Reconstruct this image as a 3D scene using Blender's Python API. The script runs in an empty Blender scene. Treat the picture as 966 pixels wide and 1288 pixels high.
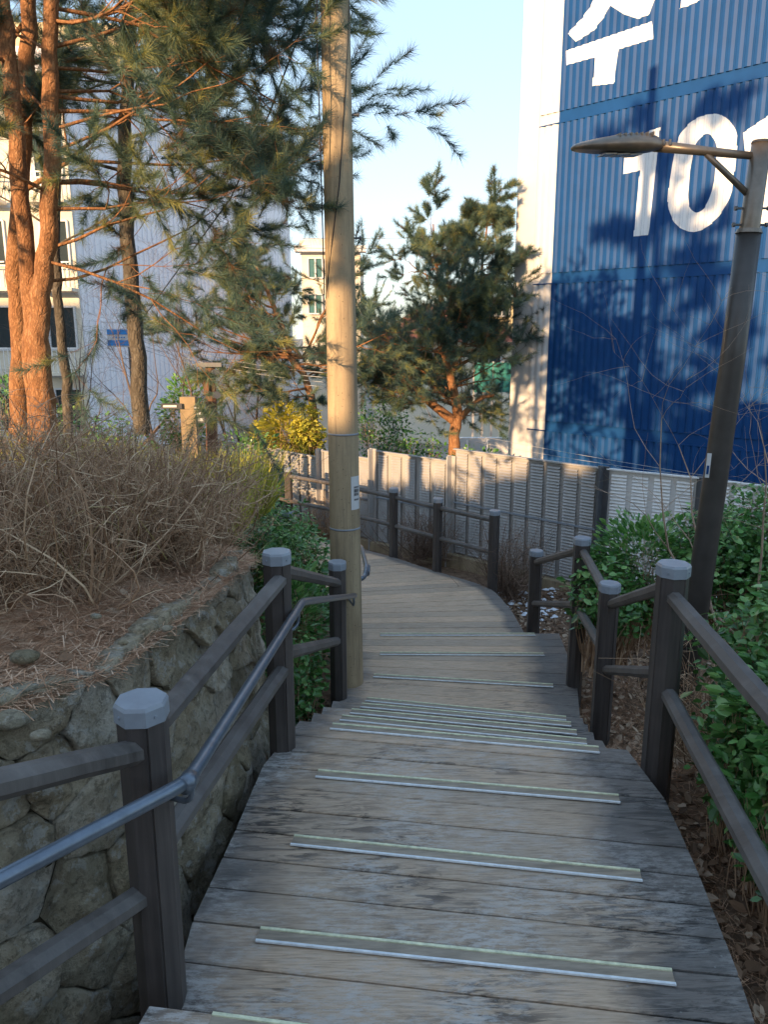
import bpy, math, random
import numpy as np
from math import sin, cos, tan, atan, pi, radians
from mathutils import Vector
random.seed(7)
RS = np.random.RandomState(11)
S = bpy.context.scene
C = S.collection

# ------------------------------------------------------------------ camera, world, sun, exposure
EYE = 1.55
PITCH = radians(12.8)
F = 967.0
cam = bpy.data.cameras.new('camera'); camo = bpy.data.objects.new('camera', cam); C.objects.link(camo)
cam.sensor_fit = 'HORIZONTAL'; cam.sensor_width = 36.0; cam.lens = 36.0*F/966.0
cam.clip_start = 0.05; cam.clip_end = 2500
camo.location = (0, 0, EYE); camo.rotation_euler = (pi/2-PITCH, 0, 0)
S.camera = camo
SUN_AZ = radians(30)      # direction of travel, to the right of +Y
SUN_EL = radians(13)
w = bpy.data.worlds.new('World'); S.world = w; w.use_nodes = True
nt = w.node_tree; bg = nt.nodes['Background']
sky = nt.nodes.new('ShaderNodeTexSky'); sky.sky_type = 'NISHITA'; sky.sun_disc = False
sky.sun_elevation = SUN_EL; sky.sun_rotation = pi+SUN_AZ
sky.air_density = 1.0; sky.dust_density = 0.5; sky.ozone_density = 2.5; sky.altitude = 50
gam = nt.nodes.new('ShaderNodeGamma'); gam.inputs[1].default_value = .27   # the photograph's sky is far more even than the model's
hsv = nt.nodes.new('ShaderNodeHueSaturation'); hsv.inputs['Saturation'].default_value = 1.85; hsv.inputs['Hue'].default_value = .507; hsv.inputs['Value'].default_value = 1.30
nt.links.new(sky.outputs[0], gam.inputs[0]); nt.links.new(gam.outputs[0], hsv.inputs['Color']); nt.links.new(hsv.outputs[0], bg.inputs[0]); bg.inputs[1].default_value = 0.15
sun = bpy.data.lights.new('sun', 'SUN'); suno = bpy.data.objects.new('sun', sun); C.objects.link(suno)
sun.energy = 2.0; sun.angle = radians(0.55); sun.color = (1.0, 0.66, 0.36)
suno.rotation_euler = Vector((sin(SUN_AZ)*cos(SUN_EL), cos(SUN_AZ)*cos(SUN_EL), -sin(SUN_EL))).to_track_quat('-Z', 'Y').to_euler()
suno.location = (-8, -12, 12)
S.view_settings.view_transform = 'Standard'; S.view_settings.look = 'None'
S.view_settings.exposure = 2.27; S.view_settings.gamma = 1
S.render.resolution_x = 769; S.render.resolution_y = 1024

# ------------------------------------------------------------------ helpers: survey points
def ray(px, py):
    a = (px-483)/F; b = (py-644)/F
    return Vector((a, cos(PITCH)-b*sin(PITCH), -sin(PITCH)-b*cos(PITCH)))
def PZ(px, py, z):
    d = ray(px, py); t = (z-EYE)/d.z
    return Vector((d.x*t, d.y*t, z))
def PY(px, py, Y):
    d = ray(px, py); t = Y/d.y
    return Vector((d.x*t, Y, EYE+d.z*t))
def lerp(a, b, t): return a+(b-a)*t

# ------------------------------------------------------------------ helpers: objects
def link(o, parent=None):
    C.objects.link(o)
    if parent is not None: o.parent = parent
    return o
def tag(o, label=None, cat=None, group=None, kind=None):
    if label: o['label'] = label
    if cat: o['category'] = cat
    if group: o['group'] = group
    if kind: o['kind'] = kind
    return o
def thing(name, loc, label, cat, group=None, rz=0):
    o = bpy.data.objects.new(name, None); o.location = loc; o.rotation_euler = (0, 0, rz)
    o.empty_display_size = .1
    C.objects.link(o); return tag(o, label, cat, group)
class MB:
    """collects faces; build() links ONE mesh object"""
    def __init__(s): s.v = []; s.f = []; s.n = 0
    def add(s, v, f):
        v = [tuple(p) for p in v]; s.v += v
        s.f += [tuple(i+s.n for i in q) for q in f]; s.n += len(v)
    def box(s, c, d, rz=0, tilt=None):
        hx, hy, hz = d[0]/2, d[1]/2, d[2]/2; cc, ss = cos(rz), sin(rz); v = []
        for z in (-hz, hz):
            for x, y in ((-hx, -hy), (hx, -hy), (hx, hy), (-hx, hy)):
                v.append((c[0]+x*cc-y*ss, c[1]+x*ss+y*cc, c[2]+z))
        s.add(v, [(3, 2, 1, 0), (4, 5, 6, 7), (0, 1, 5, 4), (1, 2, 6, 5), (2, 3, 7, 6), (3, 0, 4, 7)])
    def beam(s, a, b, w, h, up=(0, 0, 1)):
        a = Vector(a); b = Vector(b); d = (b-a).normalized(); sd = d.cross(Vector(up)).normalized(); u = sd.cross(d)
        v = []
        for p in (a, b):
            for x, y in ((-1, -1), (1, -1), (1, 1), (-1, 1)): v.append(p+sd*(x*w/2)+u*(y*h/2))
        s.add(v, [(0, 1, 2, 3), (7, 6, 5, 4), (1, 0, 4, 5), (2, 1, 5, 6), (3, 2, 6, 7), (0, 3, 7, 4)])
    def tube(s, pts, rad, n=6, cap=True, squash=1.0, rot=0.0):
        pts = [Vector(p) for p in pts]; m = len(pts)
        if not hasattr(rad, '__len__'): rad = [rad]*m
        rings = []; ref = None
        for i, p in enumerate(pts):
            d = (pts[min(i+1, m-1)]-pts[max(i-1, 0)])
            d = d.normalized() if d.length > 1e-9 else Vector((0, 0, 1))
            if ref is None: ref = Vector((0, 0, 1)) if abs(d.z) < .9 else Vector((1, 0, 0))
            sx = d.cross(ref)
            if sx.length < 1e-4: sx = d.orthogonal()
            sx.normalize(); sy = sx.cross(d).normalized()
            ref = sy
            for k in range(n):
                a = 2*pi*(k+.5)/n+rot
                rings.append(p+sx*(cos(a)*rad[i])+sy*(sin(a)*rad[i]*squash))
        f = []
        for i in range(m-1):
            for k in range(n):
                k2 = (k+1) % n
                f.append((i*n+k, i*n+k2, (i+1)*n+k2, (i+1)*n+k))
        if cap:
            f.append(tuple(range(n-1, -1, -1))); f.append(tuple((m-1)*n+k for k in range(n)))
        s.add(rings, f)
    def rings(s, rs, cap=True, closed=True):
        n = len(rs[0]); v = [p for r in rs for p in r]; f = []
        for i in range(len(rs)-1):
            for k in range(n if closed else n-1):
                k2 = (k+1) % n
                f.append((i*n+k, i*n+k2, (i+1)*n+k2, (i+1)*n+k))
        if cap: f.append(tuple(range(n-1, -1, -1))); f.append(tuple((len(rs)-1)*n+k for k in range(n)))
        s.add(v, f)
    def build(s, name, m, parent=None, smooth=False, kind=None, local=False):
        me = bpy.data.meshes.new(name)
        off = Vector((0, 0, 0))
        if parent is not None and not local:
            off = parent_loc(parent)
        me.from_pydata([(p[0]-off.x, p[1]-off.y, p[2]-off.z) for p in s.v], [], s.f)
        me.materials.append(m); me.update()
        if smooth: me.polygons.foreach_set('use_smooth', [True]*len(me.polygons))
        o = bpy.data.objects.new(name, me); link(o, parent)
        if kind: o['kind'] = kind
        return o
def parent_loc(p):
    l = Vector((0, 0, 0))
    while p is not None: l += p.location; p = p.parent
    return l
def npmesh(name, verts, k, m, parent=None, kind=None, attr=None, smooth=False):
    """verts (N,k,3): N separate k-gons"""
    N = verts.shape[0]; me = bpy.data.meshes.new(name)
    off = parent_loc(parent) if parent is not None else Vector((0, 0, 0))
    vv = (verts.reshape(-1, 3)-np.array(off)).astype(np.float32)
    me.vertices.add(N*k); me.vertices.foreach_set('co', vv.ravel())
    me.loops.add(N*k); me.loops.foreach_set('vertex_index', np.arange(N*k, dtype=np.int32))
    me.polygons.add(N); me.polygons.foreach_set('loop_start', np.arange(0, N*k, k, dtype=np.int32))
    try: me.polygons.foreach_set('loop_total', np.full(N, k, dtype=np.int32))
    except Exception: pass
    if attr is not None:
        a = me.attributes.new('tint', 'FLOAT', 'POINT'); a.data.foreach_set('value', np.repeat(attr, k).astype(np.float32))
    me.materials.append(m); me.update(calc_edges=True); me.validate()
    o = bpy.data.objects.new(name, me); link(o, parent)
    if kind: o['kind'] = kind
    return o

# ------------------------------------------------------------------ helpers: materials
class Mat:
    def __init__(s, name, rough=.7, metal=0, spec=.4):
        s.m = bpy.data.materials.new(name); s.m.use_nodes = True; s.t = s.m.node_tree; s.b = s.t.nodes['Principled BSDF']
        s.b.inputs['Roughness'].default_value = rough; s.b.inputs['Metallic'].default_value = metal
        s.b.inputs['Specular IOR Level'].default_value = spec; s._pos = None
    def nd(s, ty, **kw):
        n = s.t.nodes.new(ty)
        for k, v in kw.items(): setattr(n, k, v)
        return n
    def pos(s, scale=(1, 1, 1), rot=(0, 0, 0), obj=False):
        if obj: src = s.nd('ShaderNodeTexCoord').outputs['Object']
        else: src = s.nd('ShaderNodeNewGeometry').outputs['Position']
        mp = s.nd('ShaderNodeMapping'); mp.inputs['Scale'].default_value = scale; mp.inputs['Rotation'].default_value = rot
        s.t.links.new(src, mp.inputs[0]); return mp.outputs[0]
    def noise(s, scale=5, detail=4, stretch=(1, 1, 1), rot=(0, 0, 0), rough=.6, obj=False, dist=0, shift=False):
        n = s.nd('ShaderNodeTexNoise'); n.inputs['Scale'].default_value = scale; n.inputs['Detail'].default_value = detail
        n.inputs['Roughness'].default_value = rough; n.inputs['Distortion'].default_value = dist
        pv = s.pos(stretch, rot, obj)
        if shift:   # every board its own grain
            cb = s.nd('ShaderNodeCombineXYZ'); r_ = s.math('MULTIPLY', s.rnd(), 23.0); s.t.links.new(r_, cb.inputs[0]); s.t.links.new(r_, cb.inputs[2])
            ad = s.nd('ShaderNodeVectorMath', operation='ADD'); s.t.links.new(pv, ad.inputs[0]); s.t.links.new(cb.outputs[0], ad.inputs[1]); pv = ad.outputs[0]
        s.t.links.new(pv, n.inputs['Vector']); return n.outputs['Fac']
    def attr(s, name):
        a = s.nd('ShaderNodeAttribute'); a.attribute_name = name; return a.outputs['Fac']
    def rnd(s): return s.nd('ShaderNodeObjectInfo').outputs['Random']
    def ramp(s, src, stops, interp='LINEAR'):
        r = s.nd('ShaderNodeValToRGB'); r.color_ramp.interpolation = interp; e = r.color_ramp.elements
        while len(e) < len(stops): e.new(.5)
        for i, (p, c) in enumerate(stops):
            e[i].position = p
            if not hasattr(c, '__len__'): c = (c, c, c)
            e[i].color = (*c[:3], 1)
        s.t.links.new(src, r.inputs[0]); return r.outputs[0]
    def mix(s, fac, a, b, mode='MIX'):
        n = s.nd('ShaderNodeMix', data_type='RGBA', blend_type=mode)
        for i, x in ((0, fac), (6, a), (7, b)):
            if hasattr(x, 'is_linked') or isinstance(x, bpy.types.NodeSocket): s.t.links.new(x, n.inputs[i])
            elif hasattr(x, '__len__'): n.inputs[i].default_value = (*x[:3], 1)
            else: n.inputs[i].default_value = x if i == 0 else (x, x, x, 1)
        return n.outputs[2]
    def math(s, op, a, b=0.0, c=None, clamp=False):
        n = s.nd('ShaderNodeMath', operation=op); n.use_clamp = clamp
        for i, x in enumerate((a, b) if c is None else (a, b, c)):
            if isinstance(x, bpy.types.NodeSocket): s.t.links.new(x, n.inputs[i])
            else: n.inputs[i].default_value = x
        return n.outputs[0]
    def col(s, x):
        if isinstance(x, bpy.types.NodeSocket): s.t.links.new(x, s.b.inputs['Base Color'])
        else: s.b.inputs['Base Color'].default_value = (*x, 1)
        return s
    def rough(s, x): s.t.links.new(x, s.b.inputs['Roughness']); return s
    def bump(s, h, strength=.3, dist=.01):
        n = s.nd('ShaderNodeBump'); n.inputs['Strength'].default_value = strength; n.inputs['Distance'].default_value = dist
        s.t.links.new(h, n.inputs['Height']); s.t.links.new(n.outputs[0], s.b.inputs['Normal']); return s
def simple(name, c, rough=.7, metal=0, var=.25, scale=8, bump=.15, obj=False, stretch=(1, 1, 1)):
    M = Mat(name, rough, metal)
    n = M.noise(scale, 5, stretch=stretch, obj=obj)
    M.col(M.ramp(n, [(.25, tuple(x*(1-var) for x in c)), (.75, tuple(min(1, x*(1+var)) for x in c))]))
    if bump: M.bump(n, bump, .01)
    return M.m
def leafmat(name, dark, mid, light, rough=.45, trans=.25, spec=.4):
    M = Mat(name, rough, 0, spec)
    c = M.ramp(M.attr('tint'), [(0, dark), (.55, mid), (1, light)] if not name.startswith('pine') else [(0, (.20, .11, .05)), (.10, dark), (.5, mid), (1, light)])
    M.col(c)
    tr = M.nd('ShaderNodeBsdfTranslucent'); M.t.links.new(c, tr.inputs[0])
    mx = M.nd('ShaderNodeMixShader'); mx.inputs[0].default_value = trans
    M.t.links.new(M.b.outputs[0], mx.inputs[1]); M.t.links.new(tr.outputs[0], mx.inputs[2])
    M.t.links.new(mx.outputs[0], M.t.nodes['Material Output'].inputs[0])
    return M.m

# deck wood: weathered, trodden brown middle, dark untrodden margins, frost, black stains along the boards
DA = radians(-8.5)
def deck_mat():
    M = Mat('weathered_deck_wood', .72, 0, .35)
    grain = M.noise(9, 8, stretch=(1.2, 16, 4), rot=(0, 0, -DA), rough=.7, shift=True)
    big = M.noise(1.7, 5, stretch=(.8, 1.6, 1), rough=.65)
    st = M.noise(9, 10, stretch=(.8, 4.6, 1), rot=(0, 0, -DA), rough=.72, dist=.8, shift=True)
    base = M.ramp(grain, [(.28, (.31, .235, .165)), (.5, (.59, .445, .32)), (.75, (.74, .59, .45))])
    rnd = M.rnd()
    base = M.mix(1, base, M.ramp(rnd, [(0, (.78, .8, .82)), (1, (1.12, 1.06, 1.0))]), 'MULTIPLY')
    edge = M.math('ADD', M.attr('wear'), M.math('MULTIPLY', M.math('SUBTRACT', big, .5), .55))
    em = M.ramp(edge, [(.13, 1.0), (.30, 0.0)])
    base = M.mix(M.math('MULTIPLY', em, .8), base, M.mix(grain, (.05, .056, .06), (.17, .18, .19)))
    black = M.ramp(st, [(.475, 0), (.56, 1)])
    bm = M.math('MULTIPLY', black, M.ramp(M.noise(1.6, 3), [(.44, .05), (.60, 1)]))
    sy = M.nd('ShaderNodeSeparateXYZ'); M.t.links.new(M.pos(), sy.inputs[0]); far = M.ramp(M.math('MULTIPLY', sy.outputs[1], .1), [(.38, 1), (.62, .25)])
    bm = M.math('MULTIPLY', bm, far)
    base = M.mix(M.math('MULTIPLY', bm, .85), base, (.030, .029, .030))
    # thin frost: pale blue-white, patchy, streaked along the boards
    fr = M.noise(22, 10, stretch=(.7, 2.2, 1), rot=(0, 0, -DA), rough=.8, shift=True)
    frm = M.ramp(M.noise(2.1, 4, stretch=(1, 1, 1), rot=(.3, .2, .4), rough=.6), [(.42, 0), (.56, 1)])
    f2 = M.math('MULTIPLY', M.ramp(fr, [(.455, 0), (.57, 1)]), frm)
    f2 = M.math('MULTIPLY', f2, M.ramp(M.math('ADD', M.math('MULTIPLY', sy.outputs[1], .1), M.math('MULTIPLY', sy.outputs[0], .16)), [(.20, 1), (.50, .12)]))
    base = M.mix(M.math('MULTIPLY', f2, .7), base, (.62, .60, .57))
    sp = M.nd('ShaderNodeTexVoronoi'); sp.inputs['Scale'].default_value = 19; M.t.links.new(M.pos(), sp.inputs['Vector'])
    spk = M.ramp(sp.outputs['Distance'], [(.04, 1), (.08, 0)])
    base = M.mix(M.math('MULTIPLY', spk, .4), base, (.42, .42, .42))
    M.col(base); M.rough(M.ramp(st, [(.4, .78), (.6, .5)]))
    M.bump(M.math('ADD', grain, M.math('MULTIPLY', fr, .4)), .55, .006)
    return M.m
def railwood():
    M = Mat('brown_rail_wood', .5, 0, .5)
    g = M.noise(30, 7, stretch=(1, 1, .12), obj=False, rough=.7)
    b = M.noise(3, 3)
    c = M.ramp(g, [(.3, (.055, .047, .043)), (.55, (.10, .087, .078)), (.8, (.17, .15, .138))])
    c = M.mix(M.ramp(b, [(.45, 0), (.75, .5)]), c, (.22, .21, .20))
    M.col(c); M.rough(M.ramp(g, [(.3, .42), (.7, .68)])); M.bump(g, .35, .003); return M.m
def postwood():
    M = Mat('brown_post_wood', .48, 0, .5)
    g = M.noise(40, 6, stretch=(1, 1, .05), rough=.65)
    b = M.noise(4, 4, stretch=(1, 1, .6))
    c = M.ramp(g, [(.3, (.040, .033, .031)), (.6, (.075, .063, .058)), (.85, (.12, .102, .094))])
    c = M.mix(M.ramp(b, [(.5, 0), (.8, .45)]), c, (.15, .125, .108))
    M.col(c); M.bump(g, .3, .002); return M.m
def concrete():
    M = Mat('pole_concrete', .8, 0, .3)
    n = M.noise(7, 8, stretch=(1, 1, .25)); f = M.noise(90, 4)
    c = M.ramp(n, [(.3, (.27, .205, .13)), (.5, (.39, .30, .185)), (.72, (.50, .39, .25))])
    c = M.mix(M.ramp(f, [(.55, 0), (.8, .4)]), c, (.13, .11, .09))
    sk = M.noise(10, 7, stretch=(3.5, 3.5, .16), rough=.7)
    c = M.mix(M.ramp(sk, [(.50, 0), (.66, .6)]), c, (.15, .12, .085))
    pit = M.nd('ShaderNodeTexVoronoi'); pit.inputs['Scale'].default_value = 30; M.t.links.new(M.pos((1, 1, .8)), pit.inputs['Vector'])
    c = M.mix(M.ramp(pit.outputs['Distance'], [(.06, .7), (.13, 0)]), c, (.07, .055, .04))
    M.col(c); M.bump(f, .45, .005); return M.m
def stonemat():
    M = Mat('wall_stone', .85, 0, .25)
    n = M.noise(7, 9, rough=.7); f = M.noise(38, 6, rough=.75); moss = M.noise(3.2, 6, rough=.6)
    c = M.ramp(n, [(.3, (.27, .225, .16)), (.48, (.50, .43, .33)), (.60, (.60, .54, .44)), (.72, (.70, .66, .58))])
    c = M.mix(1, c, M.ramp(M.rnd(), [(0, (.72, .70, .62)), (.5, (1, .94, .82)), (1, (1.22, 1.24, 1.26))]), 'MULTIPLY')
    c = M.mix(M.ramp(f, [(.50, 0), (.60, .55)]), c, (.11, .095, .065))
    c = M.mix(M.ramp(M.noise(17, 7, rough=.7), [(.54, 0), (.60, .6)]), c, (.62, .60, .54))
    c = M.mix(M.ramp(moss, [(.50, 0), (.66, .55)]), c, (.20, .17, .085))
    M.col(c); M.bump(M.math('ADD', n, M.math('MULTIPLY', f, .9)), 1.0, .035); return M.m
def soil(name, a, b, c2):
    M = Mat(name, .95, 0, .15)
    n = M.noise(14, 9, rough=.75); k = M.noise(2, 4)
    c = M.ramp(n, [(.3, a), (.5, b), (.72, c2)])
    c = M.mix(M.ramp(k, [(.4, 0), (.65, .5)]), c, tuple(x*.55 for x in b))
    M.col(c); M.bump(n, 1.0, .03); return M.m
def barkmat(name, a, b, c2, sc=14):
    M = Mat(name, .85, 0, .2)
    v = M.nd('ShaderNodeTexVoronoi'); v.inputs['Scale'].default_value = sc*1.6
    v.feature = 'DISTANCE_TO_EDGE'
    nz = M.noise(sc, 5); mp = M.pos((1, 1, .38))
    ad = M.nd('ShaderNodeVectorMath', operation='ADD'); sc2 = M.nd('ShaderNodeVectorMath', operation='SCALE'); sc2.inputs[3].default_value = .06
    cmb = M.nd('ShaderNodeCombineXYZ'); [M.t.links.new(nz, cmb.inputs[i]) for i in range(3)]
    M.t.links.new(cmb.outputs[0], sc2.inputs[0]); M.t.links.new(mp, ad.inputs[0]); M.t.links.new(sc2.outputs[0], ad.inputs[1])
    M.t.links.new(ad.outputs[0], v.inputs['Vector'])
    crack = M.ramp(v.outputs['Distance'], [(.0, 0), (.22, 1)])
    n = M.noise(sc, 7, stretch=(1, 1, .35))
    c = M.ramp(n, [(.3, a), (.52, b), (.75, c2)])
    c = M.mix(M.math('MULTIPLY', M.math('SUBTRACT', 1, crack), .45), c, tuple(x*.6 for x in a))
    M.col(c); M.bump(M.math('ADD', crack, n), .5, .02); return M.m

DECK = deck_mat(); RAIL = railwood(); POST = postwood(); CONC = concrete(); STONE = stonemat()
CAP = simple('post_cap_grey', (.26, .29, .33), .36, 0, .12, 20, .05)
STRIP = simple('strip_brown_band', (.33, .275, .21), .6, .0, .4, 18, .2, stretch=(.5, 3, 1))
YEL = simple('strip_luminous_yellow', (.74, .75, .52), .5, 0, .3, 40, 0)
WHI = simple('strip_aluminium_edge', (.80, .84, .88), .4, .0, .2, 40, 0)
STEEL = simple('grey_painted_steel_pipe', (.15, .18, .22), .3, .5, .2, 30, .05)
LAMP = simple('bronze_grey_lamp_paint', (.20, .165, .13), .36, .55, .18, 25, .04)
LAMPB = simple('lamp_post_dark_paint', (.066, .060, .055), .38, .3, .2, 12, .04)
SOILL = soil('needle_mulch_soil', (.25, .145, .08), (.54, .33, .205), (.70, .50, .34))
SOILR = soil('leaf_litter_soil', (.07, .05, .03), (.18, .12, .078), (.32, .22, .14))
BARKR = barkmat('red_pine_bark', (.20, .095, .045), (.38, .185, .085), (.52, .29, .15), 30)
BARKD = barkmat('dark_pine_bark', (.045, .03, .02), (.10, .065, .045), (.16, .11, .08), 16)
BARKG = barkmat('grey_trunk_bark', (.06, .05, .04), (.13, .11, .085), (.2, .175, .14), 18)
BLUE = simple('blue_facade_paint', (.008, .057, .185), .5, 0, .12, 3, .02)
BLUE.node_tree.nodes['Principled BSDF'].inputs['Specular IOR Level'].default_value = .15
WHITE = simple('white_facade_paint', (.60, .59, .58), .6, 0, .06, 3, .02)
DIGIT = simple('white_lettering_paint', (.74, .75, .76), .6, 0, .05, 3, .0)
SHADEW = simple('shade_tinted_white_paint', (.80, .79, .83), .7, 0, .05, 1.2, .02)  # white gable paint with its bluish shade mixed into the colour
BEIGE = simple('cream_wall_paint', (.70, .64, .52), .75, 0, .07, 1.5, .03)
YELW = simple('sunlit_cream_wall_paint', (.66, .53, .31), .75, 0, .07, 1.5, .03)  # cream paint with the yellow of low sun mixed into the colour
GLASS = simple('dark_window_glass', (.03, .045, .05), .12, 0, .3, 1, 0)
WFRAME = simple('white_window_frame', (.6, .6, .6), .5, 0, .05, 5, 0)
BARR = simple('grey_barrier_metal', (.42, .405, .39), .5, .15, .12, 6, .05)
BARRL = simple('pale_barrier_metal', (.80, .79, .77), .5, .05, .10, 6, .05)
BARRD = simple('dark_barrier_post_metal', (.12, .125, .135), .45, .4, .12, 8, .05)
NEEDLE = leafmat('pine_needles', (.055, .10, .085), (.11, .185, .135), (.38, .36, .10), .5, .3)  # light stop is the yellow of sunlit needles, put into the colour
LEAFG = leafmat('glossy_green_leaf', (.03, .08, .018), (.085, .24, .05), (.27, .47, .14), .28, .2, .6)
LEAFY = leafmat('yellow_green_leaf', (.16, .18, .03), (.46, .45, .06), (.68, .60, .10), .5, .3)
GRASS = leafmat('dry_yellow_grass', (.25, .20, .07), (.48, .42, .15), (.65, .56, .25), .7, .3)
TWIG = leafmat('dry_twig', (.17, .10, .055), (.44, .28, .17), (.76, .58, .38), .8, 0)
TWIGR = leafmat('pinkish_bare_twig', (.10, .06, .045), (.24, .16, .11), (.42, .30, .22), .8, 0)
NLIT = leafmat('fallen_needle', (.20, .10, .05), (.50, .28, .16), (.72, .52, .36), .8, 0)
DLEAF = leafmat('dead_leaf', (.08, .045, .025), (.26, .15, .085), (.55, .42, .30), .7, .1)
SNOW = simple('old_snow', (.78, .80, .85), .6, 0, .06, 20, .3)

# ------------------------------------------------------------------ ground
GY = [-40, -12, -8, 0, 1.1, 1.5, 3.0, 3.4, 4.4, 5.0, 6.1, 8, 12, 16, 22, 60, 2000]
GZ = [3.8, 2.8, 2.1, .4, -.1, -.27, -.30, -.48, -.98, -1.10, -1.16, -1.24, -1.45, -1.9, -2.4, -3.0, -3.0]
def gz(x, y):
    if x < -.42 and y < 4.4: return float(np.interp(y, GY, GZ))-.45
    return float(np.interp(y, GY, GZ))+.035*sin(x*2.3+y)*min(1, abs(x-.4)/1.5)*(1 if y < 14 else 0)
def sheet(name, xs, ys, zf, m, kind='structure'):
    mb = MB(); nx, ny = len(xs), len(ys)
    v = [(x, y, zf(x, y)) for y in ys for x in xs]
    f = [(j*nx+i, j*nx+i+1, (j+1)*nx+i+1, (j+1)*nx+i) for j in range(ny-1) for i in range(nx-1)]
    mb.add(v, f); o = mb.build(name, m, smooth=True); o['kind'] = kind; return o
GM = Mat('ground_material', .95, 0, .2)
n_ = GM.noise(13, 9, rough=.75); nb_ = GM.noise(1.2, 5)
cN = GM.ramp(n_, [(.3, (.065, .045, .03)), (.5, (.19, .12, .078)), (.72, (.34, .23, .15))])
cF = GM.ramp(nb_, [(.3, (.26, .225, .19)), (.7, (.38, .34, .29))])
sx_ = GM.nd('ShaderNodeSeparateXYZ'); GM.t.links.new(GM.pos(), sx_.inputs[0])
GM.col(GM.mix(GM.ramp(GM.math('MULTIPLY', sx_.outputs[1], .05), [(.72, 0), (.76, 1)]), cN, cF)); GM.bump(n_, .8, .02)
xs = [-1500, -400, -120, -50, -25, -14]+list(np.arange(-9, 9.1, .3))+[14, 25, 50, 120, 400, 1500]
ys = [-400, -120, -40, -20, -12, -8, -5, -3, -1.5]+list(np.arange(0, 16, .3))+[17, 20, 26, 35, 50, 80, 150, 400, 900, 1900]
tag(sheet('ground', xs, ys, gz, GM.m), 'brown leaf littered ground falling away beside the wooden stairs')

# raised terrace behind the retaining wall
WALL_TOP = [(-4.4, -1.3), (-3.2, -.3), (-2.2, .55), (-1.5, 1.18), (-.98, 1.72), (-.78, 2.05), (-.665, 2.55), (-.60, 3.05), (-.62, 3.55), (-.85, 4.2), (-1.25, 5.1), (-1.75, 6.4), (-2.4, 7.8)]
WZ = [1.2, .95, .75, .68, .63, .60, .61, .60, .50, .36, .22, .05, -.2]
def wall_at(s):
    s = max(0, min(len(WALL_TOP)-1.0001, s)); i = int(s); t = s-i
    a, b = WALL_TOP[i], WALL_TOP[i+1]
    return lerp(a[0], b[0], t), lerp(a[1], b[1], t), lerp(WZ[i], WZ[i+1], t)
mb = MB(); NS, NT = 121, 46; v = []
tv = [0, .03, .07, .12]+[.12+.12*1.055**k*k*.6 for k in range(1, NT-3)]
for j in range(NS):
    s = j/(NS-1)*(len(WALL_TOP)-1); x, y, z = wall_at(s)
    for i, t in enumerate(tv):
        xx = x-t*.96; yy = y+t*.10
        zz = z+.05*min(t, 1)+.115*min(max(0, t-.3), 2.6)+.02*sin(xx*5+yy*3)*min(1, t*3)+.018*sin(yy*9-xx*4)*min(1, t*3)
        if yy > 6.8: zz -= (yy-6.8)*.32
        zz = max(zz, -2.4)
        v.append((xx, yy, zz))
mb.add(v, [(j*NT+i, (j+1)*NT+i, (j+1)*NT+i+1, j*NT+i+1) for j in range(NS-1) for i in range(NT-1)])
ter = mb.build('terrace_ground', SOILL, smooth=True); ter['kind'] = 'structure'
tag(ter, 'raised earth bank strewn with rusty pine needles behind the stone wall')
TV = np.array(v).reshape(NS, NT, 3)
def terz(x, y):
    d = (TV[:, :, 0]-x)**2+(TV[:, :, 1]-y)**2; k = np.unravel_index(np.argmin(d), d.shape); return float(TV[k][2])

# ------------------------------------------------------------------ stairs
FR = []   # nosing lines: z, left px, right px, strip left px, strip right px
FR.append((.0, (190, 1261), (1010, 1368), (270, 1271), (905, 1354)))
FR.append((-.15, (243, 1156), (929, 1226), (330, 1163), (843, 1215)))
FR.append((-.15, (297, 1042), (880, 1101), (372, 1048), (803, 1089)))
FR.append((-.15, (331, 962), (836, 1004), (402, 966), (776, 994)))
FR.append((-.15, (378, 906), (788, 942), (419, 910), (752, 936)))
FR.append((-.30, (395, 896), (757, 931), (431, 900), (737, 926)))
FR.append((-.45, (407, 888), (746, 920), (443, 892), (725, 917)))
FR.append((-.60, (419, 881), (739, 910), (455, 886), (718, 907)))
FR.append((-.75, (430, 874), (733, 903), (460, 881), (712, 899)))
FR.append((-.90, (440, 846), (726, 862), (471, 847), (695, 859)))
FR.append((-.90, (440, 820), (713, 821.5), (478, 820.5), (683, 821)))
FR.append((-.90, (440, 796.5), (703, 796.5), (478, 796.5), (672, 796.5)))
EDGE = {0, 4, 5, 6, 7, 8, 11}
lines = [(PZ(*a, z), PZ(*b, z)) for z, a, b, c, d in FR]
stairs = thing('wooden_stairs', (.2, 1.5, -.3), 'weathered brown plank stairs descending to the curved walkway', 'stairs')
del stairs['category']; stairs['kind'] = 'structure'
def plank(a0, a1, b0, b1, z, parent, th=.032, gap=.004, n=14, mat=DECK, name='plank', wear=True, wscale=1.0):
    """a0-a1 rear edge (left,right), b0-b1 front edge"""
    z += random.uniform(-.0015, .0015); rs = []; wr = []
    ch = .004; wid = (a1-a0).length
    for i in range(n+1):
        t = i/n; A = a0.lerp(a1, t); B = b0.lerp(b1, t); d = (B-A); L = d.length; d.normalize()
        wv = .0008*sin(t*17+z*50+a0.y*9)
        pr = [(gap, -th), (gap, -ch), (gap+ch, 0), (L-gap-ch, 0), (L-gap, -ch), (L-gap, -th)]
        rs.append([(A.x+d.x*p, A.y+d.y*p, z+q+wv) for p, q in pr]); wr += [min(t, 1-t)*wid*wscale+(.10 if t < .5 else -.05)]*6
    mb = MB(); mb.rings(rs); o = mb.build(name, mat, parent)
    at = o.data.attributes.new('wear', 'FLOAT', 'POINT'); at.data.foreach_set('value', wr)
    return o
prev = (Vector((-.78, .45, 0)), Vector((.78, .55, 0)))
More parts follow.
